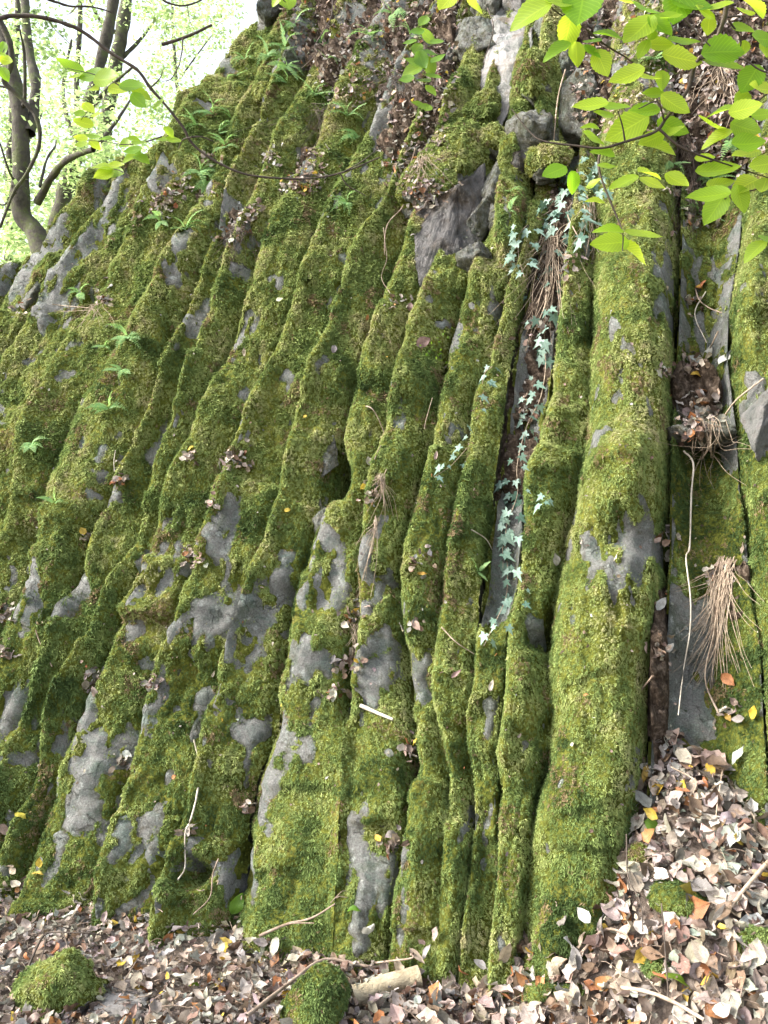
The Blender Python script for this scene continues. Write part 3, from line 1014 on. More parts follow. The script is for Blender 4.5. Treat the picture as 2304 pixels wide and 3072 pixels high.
# ------------------------------------------------------------------ woodland floor
def floor_mesh():
    gx = np.unique(np.concatenate([np.linspace(-80, -5, 16), np.linspace(-5, -3, 14), np.arange(-3, 2.4, 0.03), np.linspace(2.4, 5, 14), np.linspace(5, 80, 16)]))
    gy = np.unique(np.concatenate([np.linspace(-80, -3, 14), np.linspace(-3, 1.8, 20), np.arange(1.8, 5.2, 0.03), np.linspace(5.2, 9, 8), np.linspace(9, 80, 10)]))
    X, Y = np.meshgrid(gx, gy)
    Z = ground_z(X, Y)
    far = smooth(np.sqrt(X ** 2 + Y ** 2), 7, 20)
    Z = Z * (1 - far)
    V = np.stack([X, Y, Z], axis=-1).reshape(-1, 3)
    nc = len(gx)
    a = (np.arange(len(gy) - 1)[:, None] * nc + np.arange(nc - 1)[None, :])
    F = np.stack([a, a + 1, a + nc + 1, a + nc], axis=-1).reshape(-1, 4)
    return V, F


fv, ff = floor_mesh()
me = new_mesh('forest_floor', fv, ff, M_FLOOR)
fo = link('forest_floor', me)
tag(fo, 'woodland floor of brown leaf mould at the foot of the rock face', None, None, 'structure')
bvh_V.append(fv); bvh_F.append(ff + bvh_o); bvh_o += len(fv)

# ------------------------------------------------------------------ loose rock blocks standing out of the face
def polyrock(seed, ext, nu=56, nv=38, planes=15, rough=0.07, box=True, dlo=0.62):
    """faceted stone: unit sphere cut by random planes, then scaled to ext"""
    r = np.random.default_rng(seed)
    nrm = r.normal(size=(planes, 3))
    if box:
        nrm = np.vstack([nrm, np.eye(3), -np.eye(3)])
    nrm /= np.linalg.norm(nrm, axis=1)[:, None]
    d = np.concatenate([r.uniform(dlo, 0.97, planes), r.uniform(0.8, 1.0, 6 if box else 0)])
    u = np.linspace(0, 2 * np.pi, nu, endpoint=False)
    v = np.linspace(0.001, np.pi - 0.001, nv)
    U, Vv = np.meshgrid(u, v)
    D = np.stack([np.sin(Vv) * np.cos(U), np.sin(Vv) * np.sin(U), np.cos(Vv)], axis=-1).reshape(-1, 3)
    q = D @ nrm.T
    rad = np.where(q > 1e-3, d[None, :] / np.maximum(q, 1e-3), 9).min(axis=1)
    rad = np.minimum(rad, 1.35)
    P = D * rad[:, None]
    P = P * (1 + rough * fbm(P * 2.3, 4, seed)[:, None] - rough * 0.9 * np.abs(fbm(P * 4.5, 4, seed))[:, None] - rough * 0.5 * np.abs(fbm(P * 11, 3, seed + 2))[:, None])
    if not box:
        P = P / np.abs(P).max(axis=0)
    P = P * np.asarray(ext)
    i = np.arange(nv - 1)[:, None] * nu
    j = np.arange(nu)[None, :]
    F = np.stack([i + j, i + nu + j, i + nu + (j + 1) % nu, i + (j + 1) % nu], axis=-1).reshape(-1, 4)
    return P, F


TX = np.cross(NOUT, [0, 0, 1.0]); TX /= -np.linalg.norm(TX)
if TX[0] < 0:
    TX = -TX
TZ = np.cross(TX, -NOUT)
TZ = TZ if TZ[2] > 0 else -TZ
TZ /= np.linalg.norm(TZ)


def pxm(px, py):
    """metres per pixel on the slope"""
    p = slope(px, py)
    return np.linalg.norm(p - CAM) / FPX


BLOCKS = [  # px, py, w, h, depth m, out m, roll deg, material, mossy
    (1565, 40, 150, 170, .22, .04, 5, M_WARM, 0), (1612, 315, 95, 150, .16, .13, 10, M_ROCK, 1),
    (1592, 455, 130, 140, .18, .10, -10, M_ROCK, 0), (1508, 590, 105, 165, .15, .04, -14, M_ROCK, 0), 
    (1420, 150, 110, 190, .14, .05, 20, M_ROCK, 0), (1492, 470, 70, 110, .11, .06, 12, M_ROCK, 1), (1555, 520, 70, 80, .10, .04, -25, M_WET, 0), (1645, 420, 70, 120, .11, .05, 8, M_ROCK, 0), (1450, 390, 80, 130, .11, .07, -12, M_ROCK, 1), (1500, 680, 60, 90, .09, .03, -10, M_ROCK, 0), (1700, 250, 80, 120, .12, .06, 14, M_ROCK, 0), (1480, 60, 90, 120, .14, .05, -12, M_ROCK, 0), (1745, 350, 110, 190, .16, .02, 6, M_ROCK, 0), (1440, 690, 60, 150, .10, .03, -20, M_ROCK, 0),
    (1350, 590, 190, 330, .15, .13, -16, M_ROCK, 1), (1440, 800, 80, 95, .12, .05, -20, M_ROCK, 0), (1660, 120, 100, 170, .15, .05, 0, M_ROCK, 0),
    (885, 245, 80, 130, .14, .08, -14, M_ROCK, 0), (842, 45, 75, 150, .16, .09, -10, M_ROCK, 0), (800, 330, 60, 70, .10, .07, 12, M_ROCK, 1),
(985, 1570, 60, 90, .08, .02, -10, M_ROCK, 0),
    (148, 1690, 44, 110, .09, .05, -20, M_ROCK, 0), (2295, 1300, 130, 330, .18, .09, -16, M_WARM, 0), (2095, 1300, 170, 80, .13, -.02, 0, M_ROCK, 0), (155, 845, 60, 190, .10, .03, -24, M_ROCK, 1), (90, 900, 90, 150, .10, .0, -18, M_ROCK, 0),
    (240, 870, 50, 170, .09, .03, -24, M_ROCK, 1), (560, 2600, 46, 56, .07, .06, 0, M_ROCK, 0), (700, 500, 80, 70, .10, .05, -10, M_ROCK, 1), (595, 545, 70, 70, .10, .05, 10, M_ROCK, 0),
    (1640, 520, 120, 90, .10, .05, 15, M_ROCK, 1), (1960, 330, 160, 170, .14, .04, 0, M_ROCK, 1), (2210, 300, 170, 260, .16, .02, 12, M_ROCK, 0)]
for i, (px, py, w, h, dp, out, roll, mt, mossy) in enumerate(BLOCKS):
    s = pxm(px, py)
    if mt is M_WARM:
        P, F = polyrock(200 + i, (w * s * 0.56, h * s * 0.56, dp), 64, 44, planes=22, dlo=0.5, rough=0.13)
    elif mt is M_SLAB:
        P, F = polyrock(200 + i, (w * s * 0.60, h * s * 0.56, dp), planes=7, dlo=0.82, rough=0.08)
    else:
        P, F = polyrock(200 + i, (w * s * 0.56, h * s * 0.56, dp), rough=0.11)
    a = R(roll)
    ex = TX * math.cos(a) + TZ * math.sin(a)
    ez = -TX * math.sin(a) + TZ * math.cos(a)
    V = slope(px, py) + NOUT * out + P[:, 0:1] * ex + P[:, 1:2] * ez + P[:, 2:3] * NOUT
    b = part(cliff, 'rock_block', V, F, mt, shade=False)
    # keep the winding outward
    Pn = np.cross(V[F[:, 1]] - V[F[:, 0]], V[F[:, 2]] - V[F[:, 0]])
    if ((V[F].mean(axis=1) - V.mean(axis=0)) * Pn).sum(1).mean() < 0:
        b.data.flip_normals()
        F = F[:, ::-1].copy()
    bvh_V.append(V); bvh_F.append(F + bvh_o); bvh_o += len(V)
    if mossy:
        c0 = V.mean(axis=0)
        up = ((V - c0) @ np.array([-0.2, -0.3, 0.9])) / (np.linalg.norm(V - c0, axis=1) + 1e-6)
        mv = 0.62 + 0.62 * up + 0.25 * fbm(V * 9, 3, 6.0)
        Vm = V + (V - c0) / (np.linalg.norm(V - c0, axis=1)[:, None] + 1e-6) * np.interp(mv, [.2, .46, .8], [-.03, .003, .026])[:, None]
        kp = mv[F].max(axis=1) > 0.4
        moss_object(b, CB, Vm, F[kp], mv, 11000, 0.0095)

import bmesh


def hull_block(pts, mat, rough, seed):
    """angular broken block: hull of points given as px, py, metres out of the slope"""
    bm = bmesh.new()
    for (x, y, o_) in pts:
        bm.verts.new(slope(x, y) + NOUT * o_)
    bmesh.ops.convex_hull(bm, input=bm.verts)
    for v in [v for v in bm.verts if not v.link_faces]:
        bm.verts.remove(v)
    bmesh.ops.triangulate(bm, faces=bm.faces)
    for it in range(4):
        bmesh.ops.subdivide_edges(bm, edges=bm.edges, cuts=1, use_grid_fill=True)
        bmesh.ops.triangulate(bm, faces=bm.faces)
        if len(bm.verts) > 1500:
            break
    bm.normal_update()
    V = np.array([v.co[:] for v in bm.verts])
    nn = np.array([v.normal[:] for v in bm.verts])
    V = V + nn * (rough * fbm(V * 6, 4, seed) - rough * 1.2 * np.abs(fbm(V * 11, 4, seed + 3)))[:, None]
    F = np.array([[v.index for v in f.verts] for f in bm.faces])
    bm.free()
    b = part(cliff, 'rock_block', V, F, mat, shade=False)
    global bvh_o
    bvh_V.append(V); bvh_F.append(np.hstack([F, F[:, 2:3]])); bvh_F[-1] = bvh_F[-1] + bvh_o; bvh_o += len(V)
    return b


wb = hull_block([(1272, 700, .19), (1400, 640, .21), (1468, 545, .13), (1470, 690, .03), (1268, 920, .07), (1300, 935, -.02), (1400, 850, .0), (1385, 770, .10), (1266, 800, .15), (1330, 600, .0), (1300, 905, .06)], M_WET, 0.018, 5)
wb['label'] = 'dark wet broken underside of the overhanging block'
hull_block([(940, 1310, .07), (1020, 1320, .06), (1025, 1400, .02), (990, 1450, .07), (930, 1440, .09), (890, 1470, .05), (905, 1400, .05), (960, 1380, .0)], M_ROCK, 0.010, 6)
hull_block([(885, 1470, .05), (960, 1455, .06), (965, 1530, .03), (880, 1530, .05), (920, 1500, -.05), (985, 1545, .04), (900, 1560, .02)], M_ROCK, 0.010, 7)
sb = hull_block([(1470, 60, .10), (1600, 50, .08), (1618, 200, .12), (1565, 330, .10), (1500, 425, .05), (1448, 405, .03), (1452, 250, .10), (1500, 130, .14), (1540, 260, .15), (1460, 330, .09)], M_SLAB, 0.022, 8)
sb['label'] = 'large bare pale purplish slab at the top of the face'
hull_block([(1372, 425, .10), (1432, 410, .12), (1440, 500, .10), (1385, 530, .12), (1365, 490, .07), (1400, 470, .16)], M_SLAB, 0.010, 9)
BVH = BVHTree.FromPolygons([tuple(v) for v in np.vstack(bvh_V).tolist()], [tuple(dict.fromkeys(f)) for f in np.vstack(bvh_F).tolist()])


def hit(px, py, default=4.0):
    d = ray(px, py)
    d = d / np.linalg.norm(d)
    loc, nor, idx, dist = BVH.ray_cast(Vector(CAM), Vector(d))
    if loc is None:
        return CAM + d * default, np.array([0, -0.8, 0.6])
    n = np.array(nor)
    if n @ d > 0:
        n = -n
    return np.array(loc), n


def on(px, py, lift=0.012):
    p, n = hit(px, py)
    return p + n * lift


# ------------------------------------------------------------------ leaf shapes
def leaf_shape(n, half, width, fold, curl, roll=0.0, serr=0.0, tip=1.25, wav=0.0, seed=0, stalk=0.0):
    """unit leaf along +X, blade normal +Z; half = number of quads on each side of the midrib"""
    r = np.random.default_rng(seed)
    u = np.linspace(0, 1, n)
    w = width * 0.5 * np.sin(np.pi * u ** 0.82) ** 0.72 * (1 - 0.25 * u ** 3)
    w[0] = 0.004
    w[-1] = 0.003
    cross = np.linspace(-1, 1, 2 * half + 1)
    V, UV = [], []
    ph = r.uniform(0, 6)
    for i, uu in enumerate(u):
        z = r.uniform(-0.5, 0.5) * wav
        for v in cross:
            ww = w[i]
            xx = uu
            if abs(v) > 0.99 and serr and 0 < i < n - 1:
                ww = ww * (1 + (serr if i % 2 else -serr * 0.5))
                xx = uu + (0.012 if i % 2 else 0)
            y = v * ww
            zz = abs(y) * math.tan(fold)
            if roll:
                th = v * roll
                y = ww * math.sin(th) / max(abs(roll), 1e-3)
                zz = ww * (1 - math.cos(th)) / max(abs(roll), 1e-3)
            zz += wav * 0.5 * math.sin(9 * uu + 2.5 * v + ph) * abs(v)
            if curl:
                a = curl * uu
                x3 = math.sin(a) / curl
                z3 = (1 - math.cos(a)) / curl
                P = (x3 - math.sin(a) * zz, y, z3 + math.cos(a) * zz)
            else:
                P = (xx, y, zz)
            V.append(P)
            UV.append((uu, v))
    k = len(cross)
    a = (np.arange(n - 1)[:, None] * k + np.arange(k - 1)[None, :])
    F = np.stack([a, a + k, a + k + 1, a + 1], axis=-1).reshape(-1, 4)
    return np.array(V), F, np.array(UV)


def frame(tip, nrm, scale, pos):
    X = np.asarray(tip, float)
    X = X / np.linalg.norm(X)
    Z = np.asarray(nrm, float)
    Z = Z - (Z @ X) * X
    if np.linalg.norm(Z) < 1e-4:
        Z = np.cross(X, [0.3, 0.5, 0.8])
    Z = Z / np.linalg.norm(Z)
    Y = np.cross(Z, X)
    M = Matrix.Identity(4)
    for i in range(3):
        M[i][0] = X[i] * scale
        M[i][1] = Y[i] * scale
        M[i][2] = Z[i] * scale
        M[i][3] = pos[i]
    return M


LIVE = []
for k in range(7):
    V, F, UV = leaf_shape(18, 2, 0.66 + 0.05 * (k % 3), R([8, 14, 4, 18, 10, 6, 12][k]), [0.35, 0.6, 0.15, -0.25, 0.5, 0.8, 0.3][k], 0, 0.07, wav=0.03, seed=k)
    LIVE.append((V, F, UV))
LIMES = [new_mesh('leaf', V, F, M_LIME, uv=UV) for V, F, UV in LIVE]
GREENS = [new_mesh('leaf', V, F, M_GREENLEAF, uv=UV) for V, F, UV in LIVE]
DEAD_SHAPES = []
for k in range(9):
    DEAD_SHAPES.append(leaf_shape(8, 2, [0.55, 0.62, 0.5, 0.58, 0.45, 0.6, 0.52, 0.66, 0.4][k], R([18, 6, 30, 12, 40, 5, 22, 10, 0][k]),
                                  [0.5, -0.8, 1.1, 0.2, -0.5, 1.6, -1.2, 0.7, 0.4][k], 1.3 if k == 8 else (0.9 if k == 4 else 0), 0.05, wav=0.10, seed=30 + k))
DEADS = [new_mesh('fallen_leaf', V, F, M_DEAD, uv=UV) for V, F, UV in DEAD_SHAPES]
DEADG = [new_mesh('fallen_leaf', V, F, M_GREENLEAF, uv=UV) for V, F, UV in DEAD_SHAPES]

# ------------------------------------------------------------------ leaf litter
TONE = {'tan': (0.41, 0.33, 0.265), 'pale': (0.49, 0.44, 0.385), 'silver': (0.46, 0.46, 0.41), 'brown': (0.22, 0.15, 0.105),
        'rust': (0.42, 0.19, 0.08), 'yellow': (0.62, 0.44, 0.07), 'mauve': (0.37, 0.325, 0.295)}
TN = list(TONE)
TW = np.array([0.29, 0.20, 0.11, 0.15, 0.045, 0.015, 0.19])
ADJ = {'tan': 'tan', 'pale': 'pale cream', 'silver': 'silvery grey', 'brown': 'dark brown', 'rust': 'rusty orange brown', 'yellow': 'yellow', 'mauve': 'greyish mauve'}


def tone_colour(nm, r):
    c = np.array(TONE[nm]) * r.uniform(0.75, 1.2)
    return np.clip(c * (1 + r.normal(size=3) * 0.05), 0.02, 0.8)


def litter(name, pos, nrm, size, tilt, lift, label, coarse=False):
    """many dead leaves joined into one object"""
    n = len(pos)
    Vs, Fs, UVs, Cs = [], [], [], []
    o = 0
    shapes = [leaf_shape(4 if coarse else 6, 1, w, f, c, 0, 0.0 if coarse else 0.13, wav=0.16, seed=70 + i) for i, (w, f, c) in enumerate(
        [(.6, .3, .6), (.55, .1, -.8), (.7, .5, 1.1), (.45, .7, .3), (.65, .15, 1.7), (.5, .2, -1.4), (.8, .35, .4), (.3, .2, .5)])]
    which = rng.integers(0, len(shapes), n)
    tn = rng.choice(len(TN), size=n, p=TW / TW.sum())
    base = np.array([TONE[t] for t in TN])[tn]
    base = base * (0.30 + 0.95 * rng.random(n) ** 0.8)[:, None] * (1 + rng.normal(size=(n, 3)) * 0.05)
    Z = nrm + rng.normal(size=(n, 3)) * np.asarray(tilt).reshape(-1, 1)
    Z /= np.linalg.norm(Z, axis=1)[:, None]
    T = rng.normal(size=(n, 3))
    T -= (T * Z).sum(1)[:, None] * Z
    T /= np.linalg.norm(T, axis=1)[:, None]
    Y = np.cross(Z, T)
    for s, (V, F, UV) in enumerate(shapes):
        I = np.where(which == s)[0]
        if not len(I):
            continue
        L = V - np.array([0.45, 0, 0])
        sc = size[I][:, None, None]
        P = (L[None, :, 0:1] * T[I][:, None, :] + L[None, :, 1:2] * Y[I][:, None, :] + L[None, :, 2:3] * Z[I][:, None, :]) * sc
        P = P + pos[I][:, None, :] + (nrm[I] * lift[I][:, None])[:, None, :]
        m = len(V)
        Vs.append(P.reshape(-1, 3))
        Fs.append((F[None] + (np.arange(len(I)) * m)[:, None, None]).reshape(-1, 4) + o)
        UVs.append(np.tile(UV, (len(I), 1)))
        Cs.append(np.repeat(base[I], m, axis=0))
        o += len(I) * m
    V = np.vstack(Vs)
    C4 = np.hstack([np.clip(np.vstack(Cs), 0.02, 0.85), np.ones((len(V), 1))]).astype(np.float32)
    ob = thing(name, V, np.vstack(Fs), M_LITTER, label, None, None, 'stuff', base=V.mean(axis=0), uv=np.vstack(UVs), attrs={'col': ('FLOAT_COLOR', C4)})
    return ob


def ground_normal(X, Y):
    e = 0.04
    dx = (ground_z(X + e, Y) - ground_z(X - e, Y)) / (2 * e)
    dy = (ground_z(X, Y + e) - ground_z(X, Y - e)) / (2 * e)
    n = np.stack([-dx, -dy, np.ones_like(dx)], axis=-1)
    return n / np.linalg.norm(n, axis=1)[:, None]


def scatter_floor(n, xr, yr, size, lift, tilt, name, label):
    X = rng.uniform(*xr, n)
    Y = rng.uniform(*yr, n)
    base = SA - SB * X + SC * ground_z(X, Y)
    k = Y < base + 0.12
    X, Y = X[k], Y[k]
    Z = ground_z(X, Y)
    P = np.stack([X, Y, Z], axis=1)
    nn = ground_normal(X, Y)
    m = len(X)
    big = smooth(X, -1.2, 1.0)
    return litter(name, P, nn, rng.uniform(*size, m) * (0.68 + 0.36 * big), np.where(rng.random(m) < 0.2, 0.9, tilt), rng.uniform(*lift, m), label, size[1] < 0.035)


scatter_floor(26000, (-2.9, 2.1), (1.5, 4.5), (0.030, 0.085), (0.0, 0.05), 0.5, 'leaf_litter', 'deep litter of dead beech leaves covering the woodland floor')
scatter_floor(26000, (-2.9, 2.1), (1.5, 4.5), (0.012, 0.034), (0.005, 0.04), 0.5, 'leaf_fragments', 'broken leaf fragments strewn among the larger dead leaves')

# leaves caught in the joints, gullies and ledges
PILES = [(360, 1450, 10, 25), (700, 1390, 30, 45), (570, 1380, 12, 25), (580, 1680, 18, 35), (280, 2040, 14, 32), (455, 2050, 12, 25), (370, 2300, 8, 25),
         (255, 1610, 6, 18), (640, 1510, 6, 20), (555, 2500, 8, 25), (745, 2430, 8, 20), (1060, 1850, 18, 40), (1040, 1990, 24, 40), (1000, 2085, 10, 30),
         (1215, 2250, 14, 38), (1230, 1890, 8, 30), (1170, 2540, 14, 30), (1255, 1700, 10, 30), (1190, 920, 10, 30), (2090, 1255, 110, 60), (2080, 1090, 16, 40),
         (1977, 1960, 14, 30), (2006, 2235, 18, 40), (2030, 2340, 30, 55), (2160, 1740, 26, 42), (2200, 2140, 10, 40), (2110, 640, 50, 60), (2060, 560, 60, 60), (2140, 480, 60, 70),
         (20, 1850, 16, 28), (8, 1970, 22, 32), (62, 930, 12, 25), (310, 900, 16, 32), (490, 620, 50, 55), (700, 700, 34, 50), (750, 650, 24, 40),
         (540, 560, 20, 40), (1600, 1000, 30, 60), (1690, 800, 24, 40), (1580, 1240, 14, 40), (1990, 1620, 10, 40), (1225, 500, 60, 55), (1275, 560, 50, 60), (925, 540, 40, 50), (1280, 600, 24, 40), (1110, 1500, 10, 30),
         (1990, 1120, 10, 30), (2060, 900, 12, 40), (640, 480, 16, 40), (810, 480, 20, 40), (860, 560, 20, 30), (940, 470, 16, 30)]
pp, pn, ps = [], [], []
singles = []
for (x, y, n, rad) in PILES:
    for k in range(int(n * 1.5)):
        a, b = rng.normal(0, rad * 0.55), rng.normal(0, rad * 0.5)
        p, nr = hit(x + a - b * 0.25, y + b)
        L = rng.uniform(0.03, 0.06)
        if k < max(2, n // 8) and L > 0.036:
            singles.append((x + a, y + b, L * 1.1))
            continue
        pp.append(p); pn.append(nr); ps.append(L * 0.85)
# the litter on the soil bank
k = 0
while k < 3200:
    x, y = rng.uniform(570, 2300), rng.uniform(-40, 600)
    if soil_amount(x, y) < 0.25:
        continue
    p, nr = hit(x, y)
    pp.append(p); pn.append(nr); ps.append(rng.uniform(0.014, 0.05))
    k += 1
# stray bits over the face
for k in range(330):
    x, y = rng.uniform(0, 2300), rng.uniform(600, 2600)
    p, nr = hit(x, y)
    pp.append(p); pn.append(nr); ps.append(rng.uniform(0.008, 0.024))
pn = np.array(pn)
pn = pn * 0.7 + np.array([0, -0.1, 0.5])
pn /= np.linalg.norm(pn, axis=1)[:, None]
litter('ledge_litter', np.array(pp), pn, np.array(ps), np.full(len(pp), 0.55), rng.uniform(0.006, 0.03, len(pp)), 'dead leaves caught in the joints and on the ledges of the rock face')

# single leaves that can be told apart
N_LEAF = 0


def fallen(px, py, L, tone, ang=None, label=None, group='fallen leaves', lift=0.02, live=False, tilt=0.35, shape=None):
    global N_LEAF
    r = np.random.default_rng(5000 + N_LEAF)
    p, nr = hit(px, py)
    steep = nr[2] < 0.75
    nz = nr * 0.8 + np.array([0, -0.15, 0.35]) * (1 if steep else 0.3) + r.normal(size=3) * tilt * (0.7 if steep else 1)
    if ang is None:
        t = r.normal(size=3)
    else:
        t = np.array([math.cos(R(ang)), -0.1, math.sin(R(ang))])
    k = int(r.integers(0, 9)) if shape is None else shape
    M = frame(t, nz, L, p + nr * lift)
    o = link('fallen_leaf', (DEADG if live else DEADS)[k])
    M = M @ Matrix.Translation((-0.45, 0, 0))
    o.matrix_world = M
    c = tone_colour(tone, r) if not live else (0.1, 0.2, 0.05)
    o.color = (*[float(q) * 0.92 for q in c], 1)
    tag(o, label, 'leaf', group)
    N_LEAF += 1
    return o


NOTED = [(1103, 1385, .052, 'pale', 90, 'round whitish leaf lying flat on moss right of the hollow in the face'),
         (1087, 1456, .040, 'tan', 60, 'folded pinkish tan leaf on moss just below the round whitish leaf'),
         (1302, 1370, .045, 'tan', 80, 'small lobed tan leaf on moss left of the thin trailing ivy stem'),
         (860, 1530, .035, 'yellow', 20, 'yellow leaf on the moss ledge directly under the hollow'),
         (1098, 958, .035, 'rust', 80, 'square reddish leaf scrap on moss below the overhanging block'),
         (838, 903, .045, 'silver', 10, 'silvery oval leaf stuck on moss high on the face'),
         (742, 1062, .055, 'pale', 70, 'long whitish leaf standing on end on the upper left columns'),
         (1268, 1025, .085, 'tan', 30, 'large curled brown leaf hanging by the small green plant'),
         (1000, 1050, .060, 'silver', 75, 'grey pointed leaf resting in the joint of a mossy column'),
         (2085, 1120, .075, 'yellow', 5, 'bright yellow leaf on top of the debris pile in the rock gap'),
         (2110, 860, .060, 'rust', 20, 'orange leaf on the bare slab high in the rock gap'),
         (2085, 1075, .075, 'silver', -30, 'silvery ribbed leaf at the lower edge of the upper slab'),
         (2130, 1060, .070, 'pale', 60, 'whitish cupped leaf at the foot of the upper slab'),
         (2190, 1075, .095, 'silver', 40, 'long grey feathered leaf leaning against the right hand moss'),
         (2160, 1245, .060, 'silver', 20, 'pale green oval leaf on the right side of the debris pile'),
         (1995, 1665, .070, 'pale', 60, 'white folded leaf stuck at the edge of the gap beside the white root'),
         (1980, 1818, .065, 'silver', 50, 'greyish folded leaf on the rim above the tall slab'),
         (2230, 2275, .085, 'silver', 45, 'big grey veined leaf hanging on dark moss right of the slab'),
         (2275, 2145, .065, 'yellow', 60, 'golden brown leaf on moss at the right edge of the gap'),
         (2240, 1650, .050, 'tan', 80, 'slim tan leaf standing upright beside the right hand column'),
         (2190, 2040, .065, 'rust', -40, 'rust brown twisted leaf on the roots right of the slab'),
         (2050, 2375, .075, 'yellow', 20, 'lemon yellow leaf at the very top of the leaf heap'),
         (2110, 2450, .110, 'silver', 70, 'largest silvery leaf, upright near the top of the leaf heap'),
         (2140, 2500, .110, 'brown', 60, 'large brown ribbed leaf beside the largest silvery one on the heap'),
         (1925, 2500, .130, 'silver', 20, 'wide grey green leaf bridging the top of the heap and the column'),
         (2170, 2630, .120, 'silver', 30, 'broad silver leaf lying on the right of the heap'),
         (1890, 2670, .105, 'rust', 50, 'orange brown curled leaf at the left edge of the heap'),
         (1735, 2840, .100, 'silver', 60, 'pale green upright leaf beside the brown moss tuft'),
         (1580, 2820, .085, 'silver', 70, 'yellowish leaf leaning against the foot of the widest column'),
         (1505, 2860, .085, 'tan', 70, 'striped tan leaf in the hollow between two column feet'),
         (1325, 2800, .070, 'pale', 50, 'pale folded leaf hanging on the foot of a mossy column'),
         (1092, 2770, .090, 'silver', 100, 'silver ribbed leaf in the corner below the broad column'),
         (500, 2810, .060, 'rust', 50, 'orange leaf lying in front of the dark hole at the base'),
         (545, 2815, .075, 'silver', 10, 'white lobed leaf lying in front of the dark hole at the base'),
         (120, 2590, .050, 'yellow', 80, 'small yellow leaf on the grey foot of the leftmost column'),
         (110, 2625, .05, 'yellow', 10, 'yellow leaf at the foot of the leftmost column'),
         (640, 2025, .040, 'pale', 60, 'white leaf stuck on moss below the grey patches'),
         (1170, 2265, .050, 'silver', -40, 'grey leaf in the dark crack left of the central columns'),
         (1365, 2025, .060, 'tan', 35, 'rolled brown leaf on the moss of a central column'),
         (1470, 2060, .050, 'pale', 80, 'yellow green leaf on the moss beside a grey rock patch'),
         (1660, 1680, .060, 'mauve', 80, 'dark dry leaf wedged in the joint left of the widest column'),
         (1835, 1678, .040, 'pale', 80, 'small pinkish leaf on the front of the widest column'),
         (1635, 1995, .035, 'tan', 60, 'cream leaf in the small dark hollow left of the widest column'),
         (1760, 2090, .022, 'rust', 30, 'tiny reddish leaf on the moss of the widest column'),
         (375, 2260, .055, 'silver', -30, 'pale leaf on the bare grey patch of a left column'),
         (372, 2290, .045, 'tan', 20, 'tan leaf directly under the pale one on the grey patch'),
         (355, 1440, .060, 'yellow', 10, 'yellowish broad leaf on the round moss cushion'),
         (15, 2490, .065, 'tan', -50, 'tan leaf on the grey rock at the left margin'),
         (60, 2450, .060, 'yellow', 0, 'ochre leaf above the litter bank at the left margin'),
         (520, 2330, .03, 'rust', 30, 'orange leaf scrap low on a left column'), (1235, 705, .03, 'pale', 30, 'pale leaf on the dark soil beside the block')]
for (x, y, L, t, a, lab) in NOTED:
    fallen(x, y, L, t, a, lab, 'leaves that stand out', 0.018)
GREENFALL = [(700, 2718, .09, 60, 'fresh green leaf standing against the column foot beside the dark hole'), (570, 2975, .055, 10, 'fresh green leaf lying flat on the litter of the floor'),
             (1075, 2735, .055, 30, 'green lobed leaf on the litter below the broad column'), (1975, 2490, .075, -20, 'dark green toothed leaf near the top of the heap'),
             (2063, 2620, .05, 40, 'small bright green leaf in the middle of the heap'), (2040, 2950, .08, -10, 'pale green leaf at the front of the heap')]
for (x, y, L, a, lab) in GREENFALL:
    fallen(x, y, L, 'tan', a, lab, 'green leaves on the floor', 0.035, True)
FORM = ['folded', 'hollow backed', 'deeply folded', 'flat', 'rolled', 'tightly curled', 'humped', 'wide', 'furled']
MARKS = [(150, 2950, 'the left mossy stone'), (940, 3000, 'the centre mossy stone'), (340, 3030, 'the flat pale stone'), (600, 2680, 'the dark hole at the base'),
         (880, 2770, 'the foot of the broad column'), (1140, 2950, 'the rotten log'), (1440, 2900, 'the central column feet'), (130, 2680, 'the leftmost column foot'),
         (1700, 2830, 'the brown moss tuft by the widest column'), (2046, 2690, 'the brown moss patch on the heap'), (1928, 2560, 'the green moss tuft on the heap'),
         (2060, 2400, 'the top of the leaf heap'), (2250, 2660, 'the pale stick on the heap'), (2273, 2837, 'the moss clump at the right edge'), (1900, 2990, 'the long pale stick in front'),
         (400, 2740, 'the second column foot'), (1225, 2840, 'the forked stick')]
FMARKS = [(2090, 1265, 'the big debris pile in the gap'), (2080, 1085, 'the upper slab in the gap'), (1975, 1960, 'the tall bare slab'), (2030, 2290, 'the top of the leaf heap'),
          (2170, 1760, 'the straw like roots in the gap'), (1070, 1500, 'the hanging straw bundle'), (1010, 1430, 'the hollow in the face'), (1040, 2000, 'the big grey patch'),
          (1225, 2250, 'the long dark crack'), (2110, 640, 'the head of the gap'), (1600, 900, 'the ivy gully'), (500, 610, 'the fern ledge'), (710, 700, 'the hanging root bundle'),
          (1350, 760, 'the overhanging block'), (600, 1400, 'the middle left columns'), (300, 1500, 'the outer left columns'), (20, 1900, 'the left margin litter bank'),
          (320, 2180, 'the lower left columns'), (560, 2450, 'the bone white stem'), (1250, 520, 'the dark soil below the sapling'), (860, 480, 'the bare arching branch')]
USED = {}


